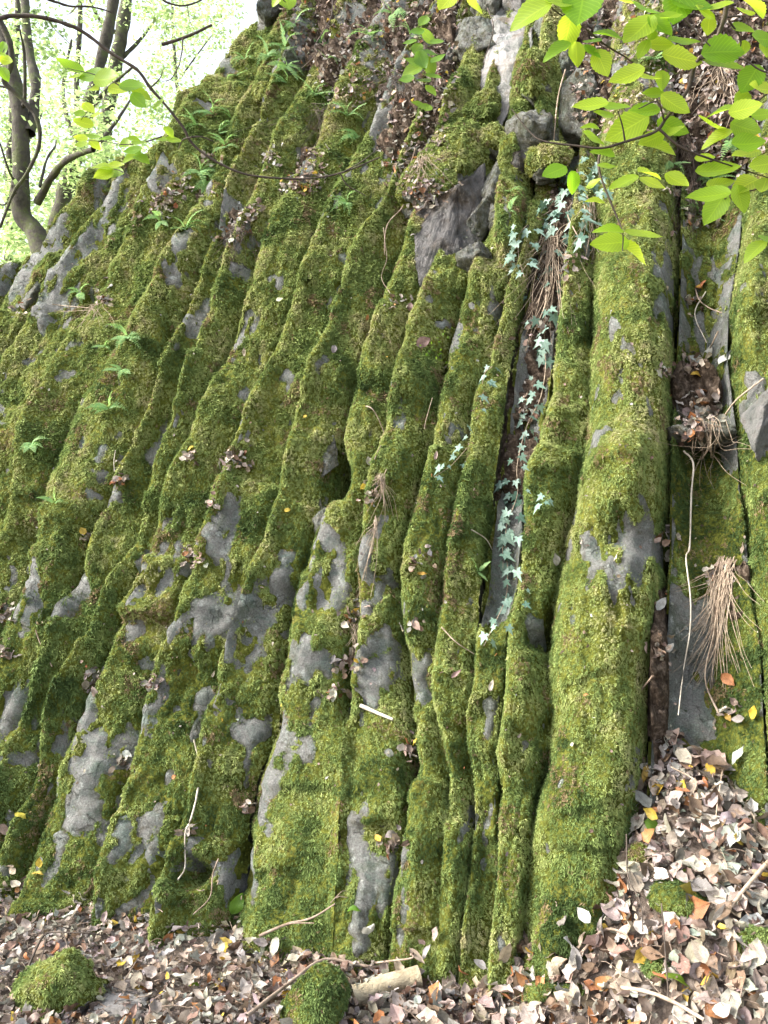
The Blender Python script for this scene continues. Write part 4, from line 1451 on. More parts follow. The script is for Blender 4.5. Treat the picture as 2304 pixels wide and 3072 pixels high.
def place_label(x, y, L, t, k, marks, big, verb):
    m = min(marks, key=lambda q: (q[0] - x) ** 2 + (q[1] - y) ** 2)
    dx, dy = x - m[0], y - m[1]
    if abs(dx) > abs(dy):
        w = 'right of' if dx > 0 else 'left of'
    else:
        w = ('in front of' if big else 'below') if dy > 0 else ('behind' if big else 'above')
    size = 'small ' if L < (0.062 if big else 0.042) else ('large ' if L > (0.085 if big else 0.055) else '')
    lab = f'{size}{FORM[k]} {ADJ[t]} leaf {verb} {w} {m[2]}'
    if len(lab.split()) > 16:
        lab = f'{FORM[k].split()[-1]} {ADJ[t]} leaf {w} {m[2]}'
    return lab


ADJ = {'tan': 'tan', 'pale': 'cream', 'silver': 'silvery', 'brown': 'brown', 'rust': 'rusty', 'yellow': 'yellow', 'mauve': 'greyish'}
rr_ = np.random.default_rng(77)


def fallen_auto(x, y, L, marks, big, verb, group, lift, tilt):
    for _ in range(12):
        t = TN[int(rr_.choice(len(TN), p=TW / TW.sum()))]
        k = int(rr_.integers(0, 9))
        lab = place_label(x, y, L, t, k, marks, big, verb)
        if lab not in USED:
            break
    USED[lab] = 1
    fallen(x, y, L, t, None, lab, group, lift, False, tilt, k)


for (x, y, L) in singles[:95]:
    fallen_auto(x, y, L, FMARKS, False, 'lodged', 'dead leaves lodged on the face', 0.02, 0.5)
left = 296 - N_LEAF
for k in range(left):
    while True:
        x = rng.uniform(0, 2304)
        y = rng.uniform(2480, 3060)
        lim = np.interp(x, [0, 300, 700, 1200, 1500, 1600, 1760, 1900, 1960, 2304], [2560, 2720, 2790, 2800, 2930, 2880, 2730, 2520, 2400, 2500])
        if y > lim and (x > 1100 or rng.random() < 0.75):
            break
    fallen_auto(x, y, rng.uniform(0.055, 0.085) * (1.05 if x > 1600 else 0.9), MARKS, True, 'lying', 'dead leaves lying on top of the floor litter', rng.uniform(0.03, 0.05), 0.4)

# ------------------------------------------------------------------ overhanging hazel branch, upper right
def crop2(x, y):
    return 1152 + x / 1.44, y / 1.44


BR = [[(1480, -60), (1480, 0), (1470, 80), (1420, 200), (1350, 270), (1310, 390), (1220, 510), (1170, 570), (1050, 610), (940, 640), (830, 630), (690, 610), (630, 570), (550, 470)],
      [(1480, 75), (1570, 68), (1700, 80)], [(1360, 252), (1450, 245), (1550, 255), (1620, 300), (1700, 330)], [(1190, 560), (1290, 640), (1480, 710), (1680, 775)],
      [(880, 130), (950, 190), (1060, 260), (1150, 340), (1180, 430), (1210, 520)], [(935, 640), (930, 740), (990, 900), (1030, 1000), (1030, 1085)],
      [(1300, 85), (1360, 150), (1410, 200)], [(1490, 90), (1540, 170), (1530, 245)], [(1700, 370), (1590, 460), (1510, 560), (1490, 610)], [(1040, 610), (1030, 545), (1010, 480)],
      [(1700, 20), (1560, -10), (1440, -40)], [(700, -40), (730, 40), (880, 130)], [(1700, 800), (1560, 830), (1470, 860)], [(1210, 520), (1180, 440), (1100, 470)]]
hz = empty('hazel_branch', at(*crop2(1480, -60), 1.62), 'leafy hazel branch with lime green leaves overhanging the top right of the rock face', 'branch')
rt = np.array(hz.location)
tw = []
for i, pl in enumerate(BR):
    P = []
    for j, q in enumerate(pl):
        dd = 1.66 + 0.03 * math.sin(i * 1.7 + j * 0.5) + (0.10 * (crop2(*q)[1] / 750))
        P.append(at(*crop2(*q), dd))
    r0 = 0.0062 if i == 0 else (0.0034 if i in (2, 3, 5) else 0.0022)
    V, F = tube(P, r0, 0.0012 if i else 0.0011, 6, 0.25, 5)
    part(hz, 'twig', V, F, M_TWIG)
HL = [(270, 20, 100, 120), (380, 20, 90, 50), (630, 65, 160, 165), (850, 60, 200, 100), (790, 140, 120, 110), (750, 20, 110, 170), (840, 15, 120, 130), (970, 150, 110, 25),
      (745, 220, 110, 150), (830, 240, 90, 80), (891, 235, 80, 60), (940, 275, 100, 70), (1120, 60, 110, 40), (1100, 145, 150, 130), (1190, 120, 120, 70), (1150, 160, 60, 100),
      (1020, 15, 100, 175), (1270, 30, 150, 100), (1310, 30, 160, 20), (1290, 190, 120, 10), (1190, 200, 90, 10), (1120, 215, 70, 110), (1285, 258, 150, 5), (1400, 120, 80, 100),
      (1470, 220, 160, 5), (1460, 300, 150, 15), (1550, 215, 60, 90), (1545, 130, 90, 60), (1620, 180, 100, 160), (1640, 220, 70, 90), (1580, 345, 120, 110), (1552, 65, 80, 170),
      (1600, 30, 130, 0), (1540, 435, 80, 150), (1455, 480, 100, 175), (1560, 475, 110, 0), (1635, 500, 80, 0), (1618, 395, 110, 170), (1559, 560, 110, 25), (1435, 600, 110, 160),
      (1400, 545, 150, 175), (1565, 632, 120, 5), (1560, 675, 120, 165), (1630, 715, 100, 165), (1200, 345, 80, 80), (1135, 350, 90, 30), (1050, 345, 130, 150), (1159, 415, 80, 170),
      (1250, 460, 120, 30), (1120, 495, 120, 160), (1050, 560, 160, 170), (1240, 560, 120, 20), (1150, 610, 100, 170), (1200, 640, 110, 20), (1250, 580, 80, 0), (890, 465, 125, 185),
      (945, 500, 80, 180), (1000, 470, 100, 20), (890, 550, 70, 190), (900, 605, 90, 30), (945, 660, 90, 190), (963, 720, 70, 15), (735, 745, 100, 150), (815, 790, 80, 80),
      (1035, 800, 120, 150), (1150, 750, 110, 10), (1158, 795, 100, 30), (1260, 790, 100, 45), (910, 800, 60, 0), (915, 870, 80, 180), (970, 995, 110, 170), (973, 1055, 140, 170),
      (1115, 1030, 130, 25), (1080, 1090, 130, 40), (1385, 690, 70, 20), (1400, 855, 150, 165), (1430, 910, 130, 110), (1535, 865, 110, 80), (1560, 800, 120, 150), (1640, 810, 90, 100),
      (1450, 805, 100, 0), (1440, 750, 150, 10), (1600, 1085, 100, 140), (1660, 1050, 90, 20), (1440, 40, 110, 160), (1380, 60, 90, 200), (1230, 80, 110, 150), (900, 180, 70, 190)]
VIEW = np.array([0, math.cos(PITCH), math.sin(PITCH)])
UPV = np.array([0, -math.sin(PITCH), math.cos(PITCH)])


def live_leaf(root, meshes, px, py, lpx, ang, d, r, flat=1.0):
    a = R(ang + r.normal() * 7)
    t = np.array([math.cos(a), 0, 0]) - UPV * math.sin(a) + VIEW * r.normal() * 0.28
    nz = -VIEW * flat + np.array([0, 0, 1]) * 0.62 + r.normal(size=3) * 0.24
    L = lpx * d / FPX * 1.25
    p = at(px, py, d)
    M = frame(t, nz, L, p) @ Matrix.Translation((-0.5, 0, 0))
    o = link('leaf', meshes[int(r.integers(0, len(meshes)))], root)
    o.matrix_local = Matrix.Translation(-Vector(root.location)) @ M
    return o


for i, (x, y, L, a) in enumerate(HL):
    r = np.random.default_rng(800 + i)
    px, py = crop2(x, y)
    live_leaf(hz, LIMES, px, py, L / 1.44, a, 1.66 + 0.10 * (py / 750) + r.normal() * 0.02, r)
# ------------------------------------------------------------------ leafy sprays and bare branches at the left
def crop1(x, y):
    return x / 1.44, y / 1.44


def branch_thing(name, lines, depths, r0s, label, cat, mat=M_TWIG, group=None, to=crop1):
    root = empty(name, at(*to(*lines[0][0]), depths[0][0]), label, cat, group)
    for i, pl in enumerate(lines):
        dd = np.linspace(depths[i][0], depths[i][1], len(pl))
        P = [at(*to(*q), d) for q, d in zip(pl, dd)]
        V, F = tube(P, r0s[i][0], r0s[i][1], 7, 0.3, 6)
        part(root, 'bough' if i == 0 else 'twig', V, F, mat)
    return root


arch = branch_thing('bare_branch', [[(-60, 84), (0, 80), (60, 68), (180, 75), (300, 110), (370, 145), (480, 230), (590, 300), (650, 380), (720, 460), (790, 550), (830, 620), (920, 690), (1050, 750), (1200, 770), (1350, 770), (1480, 745), (1640, 680)],
                                    [(1470, 750), (1500, 800), (1580, 845)], [(830, 592), (790, 605), (770, 645)], [(830, 592), (870, 592), (925, 612)], [(650, 380), (690, 340), (705, 300)], [(200, 70), (240, 130), (330, 215)],
                                    [(1490, 740), (1560, 700), (1640, 640), (1690, 630)]],
                    [(3.3, 3.75), (3.7, 3.75), (3.55, 3.6), (3.55, 3.62), (3.5, 3.5), (3.35, 3.5), (3.7, 3.8)],
                    [(.0095, .0035), (.004, .002), (.0035, .0015), (.0045, .0018), (.0035, .0015), (.003, .001), (.003, .0012)],
                    'long bare branch arching from the top left corner down across the columns', 'branch')
upper = branch_thing('bare_branch', [[(700, 192), (745, 180), (790, 165), (850, 140), (915, 108)], [(790, 168), (786, 220), (775, 280)], [(775, 280), (740, 340), (700, 352)]], [(5.2, 5.3), (5.2, 5.2), (5.2, 5.2)],
                     [(.011, .009), (.006, .003), (.004, .002)], 'short dark branch sticking out against the sky beside the upper edge of the rock', 'branch')
lime = branch_thing('bare_branch', [[(190, -10), (250, 12), (310, 28), (380, 28), (440, 40), (485, 55)], [(330, 30), (300, 60), (270, 62)]], [(4.2, 4.4), (4.2, 4.3)], [(.008, .003), (.003, .001)],
                    'thin dark branch crossing the sky at the very top left', 'branch')
cor = branch_thing('bare_branch', [[(690, -12), (720, 10), (780, 25), (840, 14), (890, -12)], [(810, 24), (820, 90), (845, 140)]], [(4.8, 4.9), (4.9, 4.9)], [(.007, .005), (.003, .001)],
                   'sagging dark twig at the top edge left of the mossy crest', 'branch')
near = branch_thing('bare_branch', [[(-30, 60), (0, 90), (45, 200), (45, 290), (18, 350), (75, 410), (150, 495), (172, 580), (160, 660), (110, 760), (60, 830), (0, 985)], [(75, 410), (30, 380), (-20, 370)], [(70, 830), (20, 885), (-20, 870)]],
                    [(5.2, 5.6), (5.4, 5.4), (5.6, 5.6)], [(.022, .010), (.010, .006), (.008, .004)], 'pale crooked limb hanging in front of the left tree trunk', 'branch', M_BARK)

SPR = [([(560, 395), (480, 350), (400, 320), (290, 295)], [(300, 300, 100, 190), (345, 335, 80, 160), (400, 335, 100, 175), (470, 350, 110, 10), (400, 385, 60, 200), (520, 395, 90, 20), (575, 380, 100, 10), (610, 412, 80, 30), (600, 440, 70, 60), (690, 460, 60, 100)], 3.5,
        'leafy spray of blurred lime leaves just left of the rock crest'),
       ([(700, 590), (620, 615), (540, 625), (450, 612), (350, 605)], [(350, 603, 50, 180), (352, 628, 50, 150), (400, 600, 60, 180), (410, 626, 50, 30), (465, 600, 60, 10), (545, 622, 50, 120), (580, 602, 50, 0), (602, 622, 60, 20), (700, 610, 60, 170), (752, 610, 60, 20), (730, 570, 50, 40)], 3.7,
        'horizontal spray of lime leaves in front of the left crest of the rock'),
       ([(600, 640), (570, 660), (540, 690)], [(575, 655, 70, 170), (560, 685, 60, 150), (612, 686, 70, 20), (590, 660, 50, 60)], 3.7, 'small cluster of three lime leaves under the horizontal spray'),
       ([(560, 760), (510, 735), (440, 725)], [(440, 722, 70, 185), (452, 762, 80, 150), (505, 722, 60, 10), (505, 755, 70, 30)], 3.9, 'lowest lime leaf cluster above the lichened rock at the left'),
       ([(-20, 290), (0, 250), (20, 210)], [(18, 212, 50, 90), (18, 320, 60, 60), (30, 265, 50, 30), (-5, 240, 50, 180)], 3.3, 'lime leaves peeping in at the far left edge'),
       ([(430, 440), (390, 470), (340, 530)], [(385, 472, 60, 30), (360, 532, 70, 180), (420, 500, 50, 10), (345, 500, 50, 100), (450, 470, 40, 40)], 4.3, 'loose leaf cluster hanging before the second tree trunk'),
       ([(1180, -30), (1210, -10), (1235, 10)], [(1240, 12, 90, 80), (1200, -10, 70, 150)], 2.6, 'single bright leaf hanging in at the top edge above the ferns')]
for i, (pl, lv, d, lab) in enumerate(SPR):
    root = empty('leaf_spray', at(*crop1(*pl[0]), d), lab, 'leaf spray', 'leafy sprays at the upper left')
    P = [at(*crop1(*q), d) for q in pl]
    V, F = tube(P, .0035, .0012, 5, 0.2, 5)
    part(root, 'twig', V, F, M_TWIG)
    for j, (x, y, L, a) in enumerate(lv):
        r = np.random.default_rng(1200 + i * 40 + j)
        live_leaf(root, LIMES, *crop1(x, y), L / 1.44, a, d + r.normal() * 0.05, r)

# ------------------------------------------------------------------ ferns
def fern_frond(L, pairs, bend, seed):
    r = np.random.default_rng(seed)
    n = pairs + 2
    u = np.linspace(0, 1, n)
    X = L * (u - 0.18 * bend * u ** 2)
    Z = L * (0.45 * bend * u - 0.75 * bend * u ** 2)
    side = 0.10 * L * r.normal() * u ** 2
    C = np.stack([X, side, Z], axis=1)
    V, F = tube(C, 0.0022, 0.0006, 4, 0, 1, spline=False)
    Vs, Fs, o = [V], [F], len(V)
    for i in range(2, n):
        w = L * 0.19 * math.sin(math.pi * (0.12 + 0.88 * u[i]) ** 0.8) + 0.003
        for sgn in (-1, 1):
            d = np.array([0.42, sgn * 1.0, -0.12 + r.normal() * 0.1])
            d /= np.linalg.norm(d)
            t = np.array([1.0, -sgn * 0.2, 0.0]) * L / n * 0.46
            b = C[i]
            z = np.array([0, 0, 0.002])
            q = [b - t, b + d * w * 0.55 - t * 0.95 + z, b + d * w, b + d * w * 0.5 + t * 0.95 + z, b + t]
            Vs.append(np.array([q[0], q[1], q[3], q[4], q[1], q[2], q[2] + 1e-4, q[3]]))
            Fs.append(np.array([[0, 1, 2, 3], [4, 5, 6, 7]]) + o)
            o += 8
    return np.vstack(Vs), np.vstack(Fs)


FRONDS = []
for k in range(5):
    V, F = fern_frond(1.0 * 0.2, 15, [0.8, 0.3, 1.2, 0.6, 1.0][k], 300 + k)
    FRONDS.append(new_mesh('frond', V, F, M_FERN))
FERNS = [(882, 76, 6, 'hanging from the crest above the grey block'), (855, 150, 7, 'with bluish fronds below the grey block at the crest'), (800, 165, 5, 'drooping left of the grey crest block'), (860, 195, 5, 'in the dark recess under the crest block'),
         (735, 180, 4, 'on the moss left of the crest'), (708, 230, 3, 'on the upper left moss slope'), (694, 360, 5, 'tucked between mossy boulders of the left crest'), (590, 378, 5, 'at the left crest behind the leaf spray'),
         (640, 345, 5, 'with yellowish fronds on the left crest'), (655, 400, 4, 'above the arching branch on the left crest'), (860, 250, 4, 'hanging over the grey block'), (945, 285, 5, 'with yellow green fronds on the dark soil'),
         (980, 180, 3, 'on the soil bank right of the crest'), (972, 125, 4, 'high on the soil bank'), (1042, 350, 5, 'at the foot of the soil bank'), (1075, 410, 4, 'drooping over the head of a mossy column'),
         (600, 515, 6, 'with bluish fronds on the litter ledge'), (625, 545, 6, 'on the lower side of the litter ledge'), (680, 440, 4, 'beside the arching branch'), (555, 690, 6, 'on the rock under the litter ledge'), (486, 660, 4, 'on the moss left of the litter ledge'),
         (1042, 610, 5, 'between two mossy columns in the centre'), (386, 1010, 7, 'with bluish fronds midway up the left columns'), (370, 1110, 4, 'low on the left columns'), (320, 1040, 3, 'in the mossy hollow of the left columns'), (328, 1225, 5, 'in the joint of the left columns'),
         (96, 1330, 4, 'at the left margin of the moss'), (168, 1512, 3, 'with one pale frond on the left moss'), (240, 880, 4, 'on the lichened rocks at the left'), (1430, 1715, 2, 'tiny, on the ridge left of the ivy'), (1530, 578, 2, 'hanging below the grey rocks'), (1528, 636, 2, 'on the rock edge above the ivy'),
         (1960, 180, 5, 'behind the hazel leaves'), (2015, 490, 5, 'grey green, at the head of the widest column'), (2130, 540, 6, 'in the shaded head of the gap'), (2090, 640, 5, 'hanging down in the gap'), (1850, 420, 4, 'behind the low hazel twig'), (2200, 420, 5, 'behind the right hand hazel leaves'),
         (1180, 40, 4, 'at the top edge of the soil bank'), (1230, 110, 4, 'yellow green on the upper soil'), (1110, 110, 4, 'among dead leaves at the top')]
for i, (px, py, n, where) in enumerate(FERNS):
    r = np.random.default_rng(1500 + i)
    p, nr = hit(px, py)
    tone = 'green polypody fern ' if i % 2 else 'small green fern '
    root = empty('fern', p, (tone + where), 'fern', 'ferns growing on the rock face')
    for k in range(n + 1):
        a = r.uniform(0, 2 * np.pi)
        t = np.array([math.cos(a), 0, 0.55 * math.sin(a) - 0.15]) + nr * 0.75
        nz = nr * 0.8 + np.array([0, -0.2, 0.6]) - t * 0.1
        sc = r.uniform(0.55, 1.05) * (0.95 if py < 800 and px < 1300 else 0.75)
        if n <= 3:
            sc *= 0.75
        o = link('frond', FRONDS[int(r.integers(0, 5))], root)
        o.matrix_local = frame(t, nz, sc, nr * 0.005)

# ------------------------------------------------------------------ ivy
def ivy_shape(seed):
    r = np.random.default_rng(seed)
    ang = np.radians([180, 150, 118, 92, 58, 36, 0, -36, -58, -92, -118, -150])
    rad = np.array([.10, .34, .52, .30, .62, .36, 1.0, .36, .62, .30, .52, .34]) * r.uniform(0.9, 1.1, 12)
    V = [(0.0, 0, 0)]
    UV = [(0.3, 0.0)]
    for a, q in zip(ang, rad):
        x, y = q * math.cos(a), q * math.sin(a)
        V.append((x, y, 0.16 * q - 0.28 * q * q + 0.05 * r.normal()))
        UV.append((0.3 + 0.6 * x, y))
    F = [(0, k, k % 12 + 1) for k in range(12, 0, -1)]
    return np.array(V) * 0.62, np.array(F), np.array(UV)


IVYM = []
for k in range(4):
    V, F, UV = ivy_shape(k)
    IVYM.append(new_mesh('leaf', V, F[:, ::-1].copy(), M_IVY, shade=False, uv=UV))


def ivy(line, n, spread, size, label, seed, rad=0.003, extra=()):
    r = np.random.default_rng(seed)
    P = np.array([on(x, y, 0.03) for x, y in line])
    root = empty('ivy_vine', P[0], label, 'ivy', 'ivy trailing down the rock face')
    V, F = tube(P, rad, rad * 0.5, 5, 0.2, 6)
    part(root, 'stem', V, F, M_STRAW)
    L = np.array(line, float)
    for pl in extra:
        Q = np.array([on(x, y, 0.03) for x, y in pl])
        V, F = tube(Q, rad * 0.7, rad * 0.3, 5, 0.2, 5)
        part(root, 'stem', V, F, M_STRAW)
    n = int(n * 1.35)
    for k in range(n):
        t = (k + r.random()) / n * (len(L) - 1)
        i = min(int(t), len(L) - 2)
        q = L[i] + (t - i) * (L[i + 1] - L[i])
        sgn = 1 if k % 2 else -1
        x, y = q[0] + sgn * spread * r.uniform(0.2, 1.0), q[1] + r.normal() * 12
        p, nr = hit(x, y)
        d = np.linalg.norm(p - CAM)
        tip = TX * sgn * r.uniform(0.2, 1.0) + np.array([0, 0, -0.75]) + r.normal(size=3) * 0.2
        nz = nr * 0.6 + np.array([-0.15, -0.35, 0.75]) + r.normal(size=3) * 0.25
        o = link('leaf', IVYM[int(r.integers(0, 4))], root)
        sc = size * d / FPX * r.uniform(0.4, 1.1)
        o.matrix_local = Matrix.Translation(-Vector(root.location)) @ frame(tip, nz, sc, p + nr * r.uniform(0.03, 0.06))
    return root


ivy([(1690, 620), (1665, 760), (1640, 900), (1625, 1000), (1640, 1080), (1612, 1200), (1588, 1290), (1560, 1400), (1545, 1480), (1532, 1580), (1535, 1660), (1540, 1720), (1535, 1800), (1500, 1880), (1440, 1945)], 74, 42, 58,
    'long ivy vine with bluish star shaped leaves trailing down the central gully', 61)
ivy([(1475, 1110), (1450, 1150), (1415, 1290), (1360, 1390), (1300, 1440)], 17, 24, 48, 'short thin ivy vine curving left from a joint in the centre of the face', 62, 0.0022)
ivy([(1740, 520), (1720, 580), (1690, 640), (1720, 700), (1760, 760)], 38, 52, 56, 'dense glossy ivy clump at the top of the central gully', 63, 0.004, [[(1640, 690), (1600, 740), (1540, 790)]])
ivy([(1640, 640), (1580, 700), (1545, 760), (1560, 840)], 20, 44, 56, 'pale leafed ivy spreading left of the top of the gully', 64)
ivy([(1640, 1480), (1570, 1560), (1530, 1620), (1500, 1720)], 14, 30, 50, 'low ivy sprig branching beside the end of the long vine', 65, 0.002)
ivy([(1760, 470), (1790, 520), (1800, 590)], 14, 40, 50, 'ivy sprig at the head of the widest column under the hazel leaves', 66)

# ------------------------------------------------------------------ bundles of dry roots and straw
def bundle(px, py, w, h, n, label, seed, lean=-0.12, rad=0.0017, cat='roots', mat=M_STRAW, hang=1.0):
    r = np.random.default_rng(seed)
    parts_ = []
    for k in range(n):
        x0 = px + r.normal() * w * 0.16
        y0 = py + r.uniform(-0.06, 0.10) * h
        x1 = x0 + r.normal() * w * 0.62 + lean * h
        y1 = py + h * r.uniform(0.15, 1.0)
        P = []
        for t in np.linspace(0, 1, 6):
            x = x0 + (x1 - x0) * t ** 1.5 + r.normal() * w * 0.07
            y = y0 + (y1 - y0) * t
            p, nr = hit(x, y)
            P.append(p + nr * (0.012 + 0.05 * hang * math.sin(math.pi * min(1, 0.15 + t * 0.85)) * r.uniform(0.4, 1)))
        P = np.array(P)
        P[1:-1] = 0.5 * P[1:-1] + 0.25 * (P[:-2] + P[2:])
        parts_.append(tube(P, rad * r.uniform(0.4, 1.1), rad * 0.35, 4, 0, 3))
    V, F = merge(parts_)
    return thing('root_bundle', V, F, mat, label, cat, 'dry root and straw bundles hanging on the face', base=V[0])


bundle(1668, 690, 120, 390, 60, 'long curtain of straw coloured roots hanging in the central gully under the ivy', 71, -0.16, 0.0022)
bundle(1760, 610, 50, 190, 16, 'short bunch of pale roots right of the top of the gully', 72, -0.05, 0.0022)
bundle(720, 690, 90, 130, 34, 'brown root bundle spilling from the upper left ledge', 73, -0.3, 0.0018, mat=M_TWIG)
bundle(1145, 1425, 46, 150, 34, 'pale straw bundle hanging on the moss in the middle of the face', 74, -0.1, 0.0018)
bundle(1120, 1560, 40, 260, 14, 'thin straggling roots running down the middle joint', 75, -0.12, 0.0016)
bundle(2190, 1690, 100, 400, 90, 'thick mat of straw like roots right of the tall bare slab', 76, -0.12, 0.0022)
bundle(2125, 1280, 130, 200, 26, 'dangling brown roots under the debris pile in the gap', 77, 0.0, 0.0018, hang=1.6)
bundle(2065, 430, 60, 330, 60, 'dark curtain of brown rootlets at the head of the gap', 84, 0.0, 0.0022, mat=M_TWIG)
bundle(2170, 190, 120, 240, 34, 'long dry grass stems hanging behind the hazel leaves', 78, -0.05, 0.0022)
bundle(1180, 230, 160, 160, 40, 'dark tangle of dead stems under the soil bank', 79, -0.15, 0.0018, mat=M_TWIG)
bundle(960, 330, 120, 150, 34, 'brown matted stems at the left end of the soil bank', 80, -0.2, 0.0018, mat=M_TWIG)
bundle(1270, 480, 90, 130, 30, 'withered stems left of the overhanging block', 81, -0.2, 0.0018)
bundle(300, 920, 70, 70, 18, 'pale dry grass on a ledge of the left columns', 82, -0.3, 0.0018)
bundle(1050, 1880, 40, 160, 14, 'pale rootlets over the grey patch of the broad column', 83, 0.1, 0.0016)

# ------------------------------------------------------------------ sapling on the upper ledge
sp_ = empty('sapling', on(1290, 340, 0.0), 'small bright green sapling growing on the upper soil bank', 'sapling')
base = np.array(sp_.location)
stem_top = at(1285, 80, np.linalg.norm(base - CAM) / np.linalg.norm(ray(1290, 340)) * 0.97)
stem = np.array([base, base * 0.66 + stem_top * 0.34 + [0.03, -0.03, 0], base * 0.33 + stem_top * 0.67 + [-0.02, -0.05, 0], stem_top])
V, F = tube(stem, .005, .002, 6, 0.1, 5)
part(sp_, 'stem', V, F, M_TWIG)
dS = np.linalg.norm(base - CAM) / np.linalg.norm(ray(1290, 340)) * 0.95
for j, (x, y, L, a) in enumerate([(1245, 195, 60, 190), (1235, 215, 60, 150), (1265, 185, 50, 60), (1290, 160, 44, 20), (1285, 205, 60, 80), (1250, 150, 44, 120), (1300, 235, 44, 40), (1278, 110, 50, 200), (1250, 100, 40, 170),
                                  (1310, 130, 36, 0), (1270, 250, 44, 150), (1292, 275, 40, 60), (1220, 240, 40, 160), (1255, 320, 44, 170), (1278, 330, 40, 100), (1315, 180, 44, -20), (1230, 130, 36, 140), (1270, 70, 40, 120)]):
    r = np.random.default_rng(1900 + j)
    live_leaf(sp_, GREENS, x, y, L, a, dS + r.normal() * 0.03, r)
# little cress-like plant on the face
pl_ = empty('small_plant', on(1310, 1020, 0.01), 'tiny bushy plant with grey green leaves under the large curled brown leaf', 'plant')
for j in range(34):
    r = np.random.default_rng(2000 + j)
    x, y = 1310 + r.normal() * 24, 1050 + r.normal() * 32
    p, nr = hit(x, y)
    o = link('leaf', GREENS[j % 7], pl_)
    o.matrix_local = Matrix.Translation(-Vector(pl_.location)) @ frame(r.normal(size=3), nr + np.array([0, 0, .6]) + r.normal(size=3) * .4, 0.017, p + nr * r.uniform(.02, .05))

# ------------------------------------------------------------------ sticks, stems, roots
def stick(name, lines, r0, r1, mat, label, cat, lift=0.02, group=None, sides=7, rough=0.3):
    ps_ = []
    for i, pl in enumerate(lines):
        P = []
        for q in pl:
            p, nr = hit(q[0], q[1])
            l_ = q[2] if len(q) > 2 else lift
            P.append(p + nr * l_)
        f = 1 if i == 0 else 0.6
        ps_.append(tube(P, r0 * f, r1 * f, sides, rough, 5))
    V, F = merge(ps_)
    return thing(name, V, F, mat, label, cat, group, base=np.array(ps_[0][0][0]))


stick('peeled_stick', [[(588, 2232), (585, 2300), (582, 2380), (572, 2450), (560, 2520), (540, 2590), (520, 2655)]], .0048, .003, M_PALE, 'bone white peeled stick leaning on the lower left columns', 'stick', 0.035)
stick('white_root', [[(2050, 1320), (2040, 1400), (2036, 1500), (2040, 1640), (2046, 1700), (2040, 1800), (2030, 1900), (2015, 2000), (1993, 2145)]], .0044, .002, M_PALE, 'long thin white root hanging straight down in the rock gap', 'root', 0.06)
stick('stick', [[(2135, 2160), (2150, 2040), (2175, 1920), (2190, 1800)]], .004, .002, M_STRAW, 'pale bent stem at the right edge of the tall bare slab', 'stick', 0.05)
stick('stick', [[(740, 3090), (870, 3000), (980, 2930), (1100, 2890), (1170, 2866), (1225, 2838)], [(1165, 2878), (1172, 2935)], [(1170, 2900), (1215, 2868), (1224, 2848)]], .0065, .004, M_STICK, 'long forked stick slanting over the centre mossy stone', 'stick', 0.06)
stick('stick', [[(800, 2812), (870, 2780), (945, 2760), (1028, 2708)], [(870, 2780), (905, 2768), (960, 2772)]], .006, .003, M_STICK, 'grey forked stick on the litter below the broad column', 'stick', 0.05)
stick('twig', [[(85, 2998, .10), (110, 2930, .13), (160, 2906, .14), (212, 2906, .14), (270, 2897, .13), (310, 2890, .10)], [(145, 2912, .14), (128, 2950, .13), (112, 3005, .09)], [(208, 2908, .14), (220, 2945, .13), (216, 2990, .10)], [(158, 2906, .14), (195, 2880, .13), (232, 2858, .08)]], .0045, .002, M_TWIG,
      'dark branched twig lying across the left mossy stone', 'twig')
stick('stick', [[(2310, 2580), (2232, 2680), (2195, 2752)]], .0075, .005, M_STRAW, 'straight pale stick lying on the right side of the leaf heap', 'stick', 0.06)
stick('stick', [[(1740, 2862), (1828, 2820), (1895, 2826), (1918, 2866)]], .005, .003, M_STICK, 'curved grey stick at the foot of the leaf heap', 'stick', 0.05)
stick('twig', [[(1928, 2550, .10), (1925, 2680, .10), (1952, 2760, .09), (1940, 2862, .03)]], .0025, .0015, M_TWIG, 'thin upright dark twig in the middle of the leaf heap', 'twig')
stick('twig', [[(2010, 2760, .10), (2012, 2870, .10), (2012, 3010, .03)]], .0025, .002, M_TWIG, 'thin upright twig at the front of the leaf heap', 'twig')
stick('stick', [[(1819, 2977), (1937, 2998), (2020, 3026), (2124, 3080)]], .0065, .005, M_STRAW, 'long pale stick lying flat in the lower right foreground', 'stick', 0.05)
stick('stick', [[(1100, 2113), (1177, 2160)]], .009, .006, M_PALE, 'short thick pale stick under the big grey patch of the face', 'stick', 0.03)
stick('twig', [[(651, 2590), (651, 2630), (622, 2682), (583, 2737)]], .003, .002, M_STICK, 'thin brown stem crossing the dark hole at the base', 'twig', 0.05)
stick('twig', [[(2180, 998), (2160, 1034), (2137, 1068)]], .0035, .0025, M_STRAW, 'short straight stick at the foot of the upper slab', 'twig', 0.04)
stick('twig', [[(2023, 1043), (2050, 1082), (2060, 1120)], [(2050, 1082), (2080, 1090), (2110, 1098)]], .0055, .004, M_STICK, 'stubby forked twig at the left of the upper slab', 'twig', 0.04)
stick('twig', [[(2300, 1150), (2240, 1200), (2200, 1250)]], .004, .003, M_STRAW, 'pale twig slanting over the moss at the right edge', 'twig', 0.04)
stick('root', [[(2040, 780), (2100, 905), (2150, 935), (2200, 940)]], .004, .002, M_STICK, 'brown root looping over the bare upper slab', 'root', 0.05)
stick('root', [[(2090, 890), (2092, 960), (2098, 1040)]], .003, .002, M_PALE, 'pale thread like root hanging on the upper slab', 'root', 0.05)
stick('vine', [[(1000, -40), (990, 60), (979, 139), (965, 180), (937, 194), (900, 206), (868, 216)]], .005, .0025, M_TWIG, 'grey vine hanging from the top edge over the ferns', 'vine', 0.08)
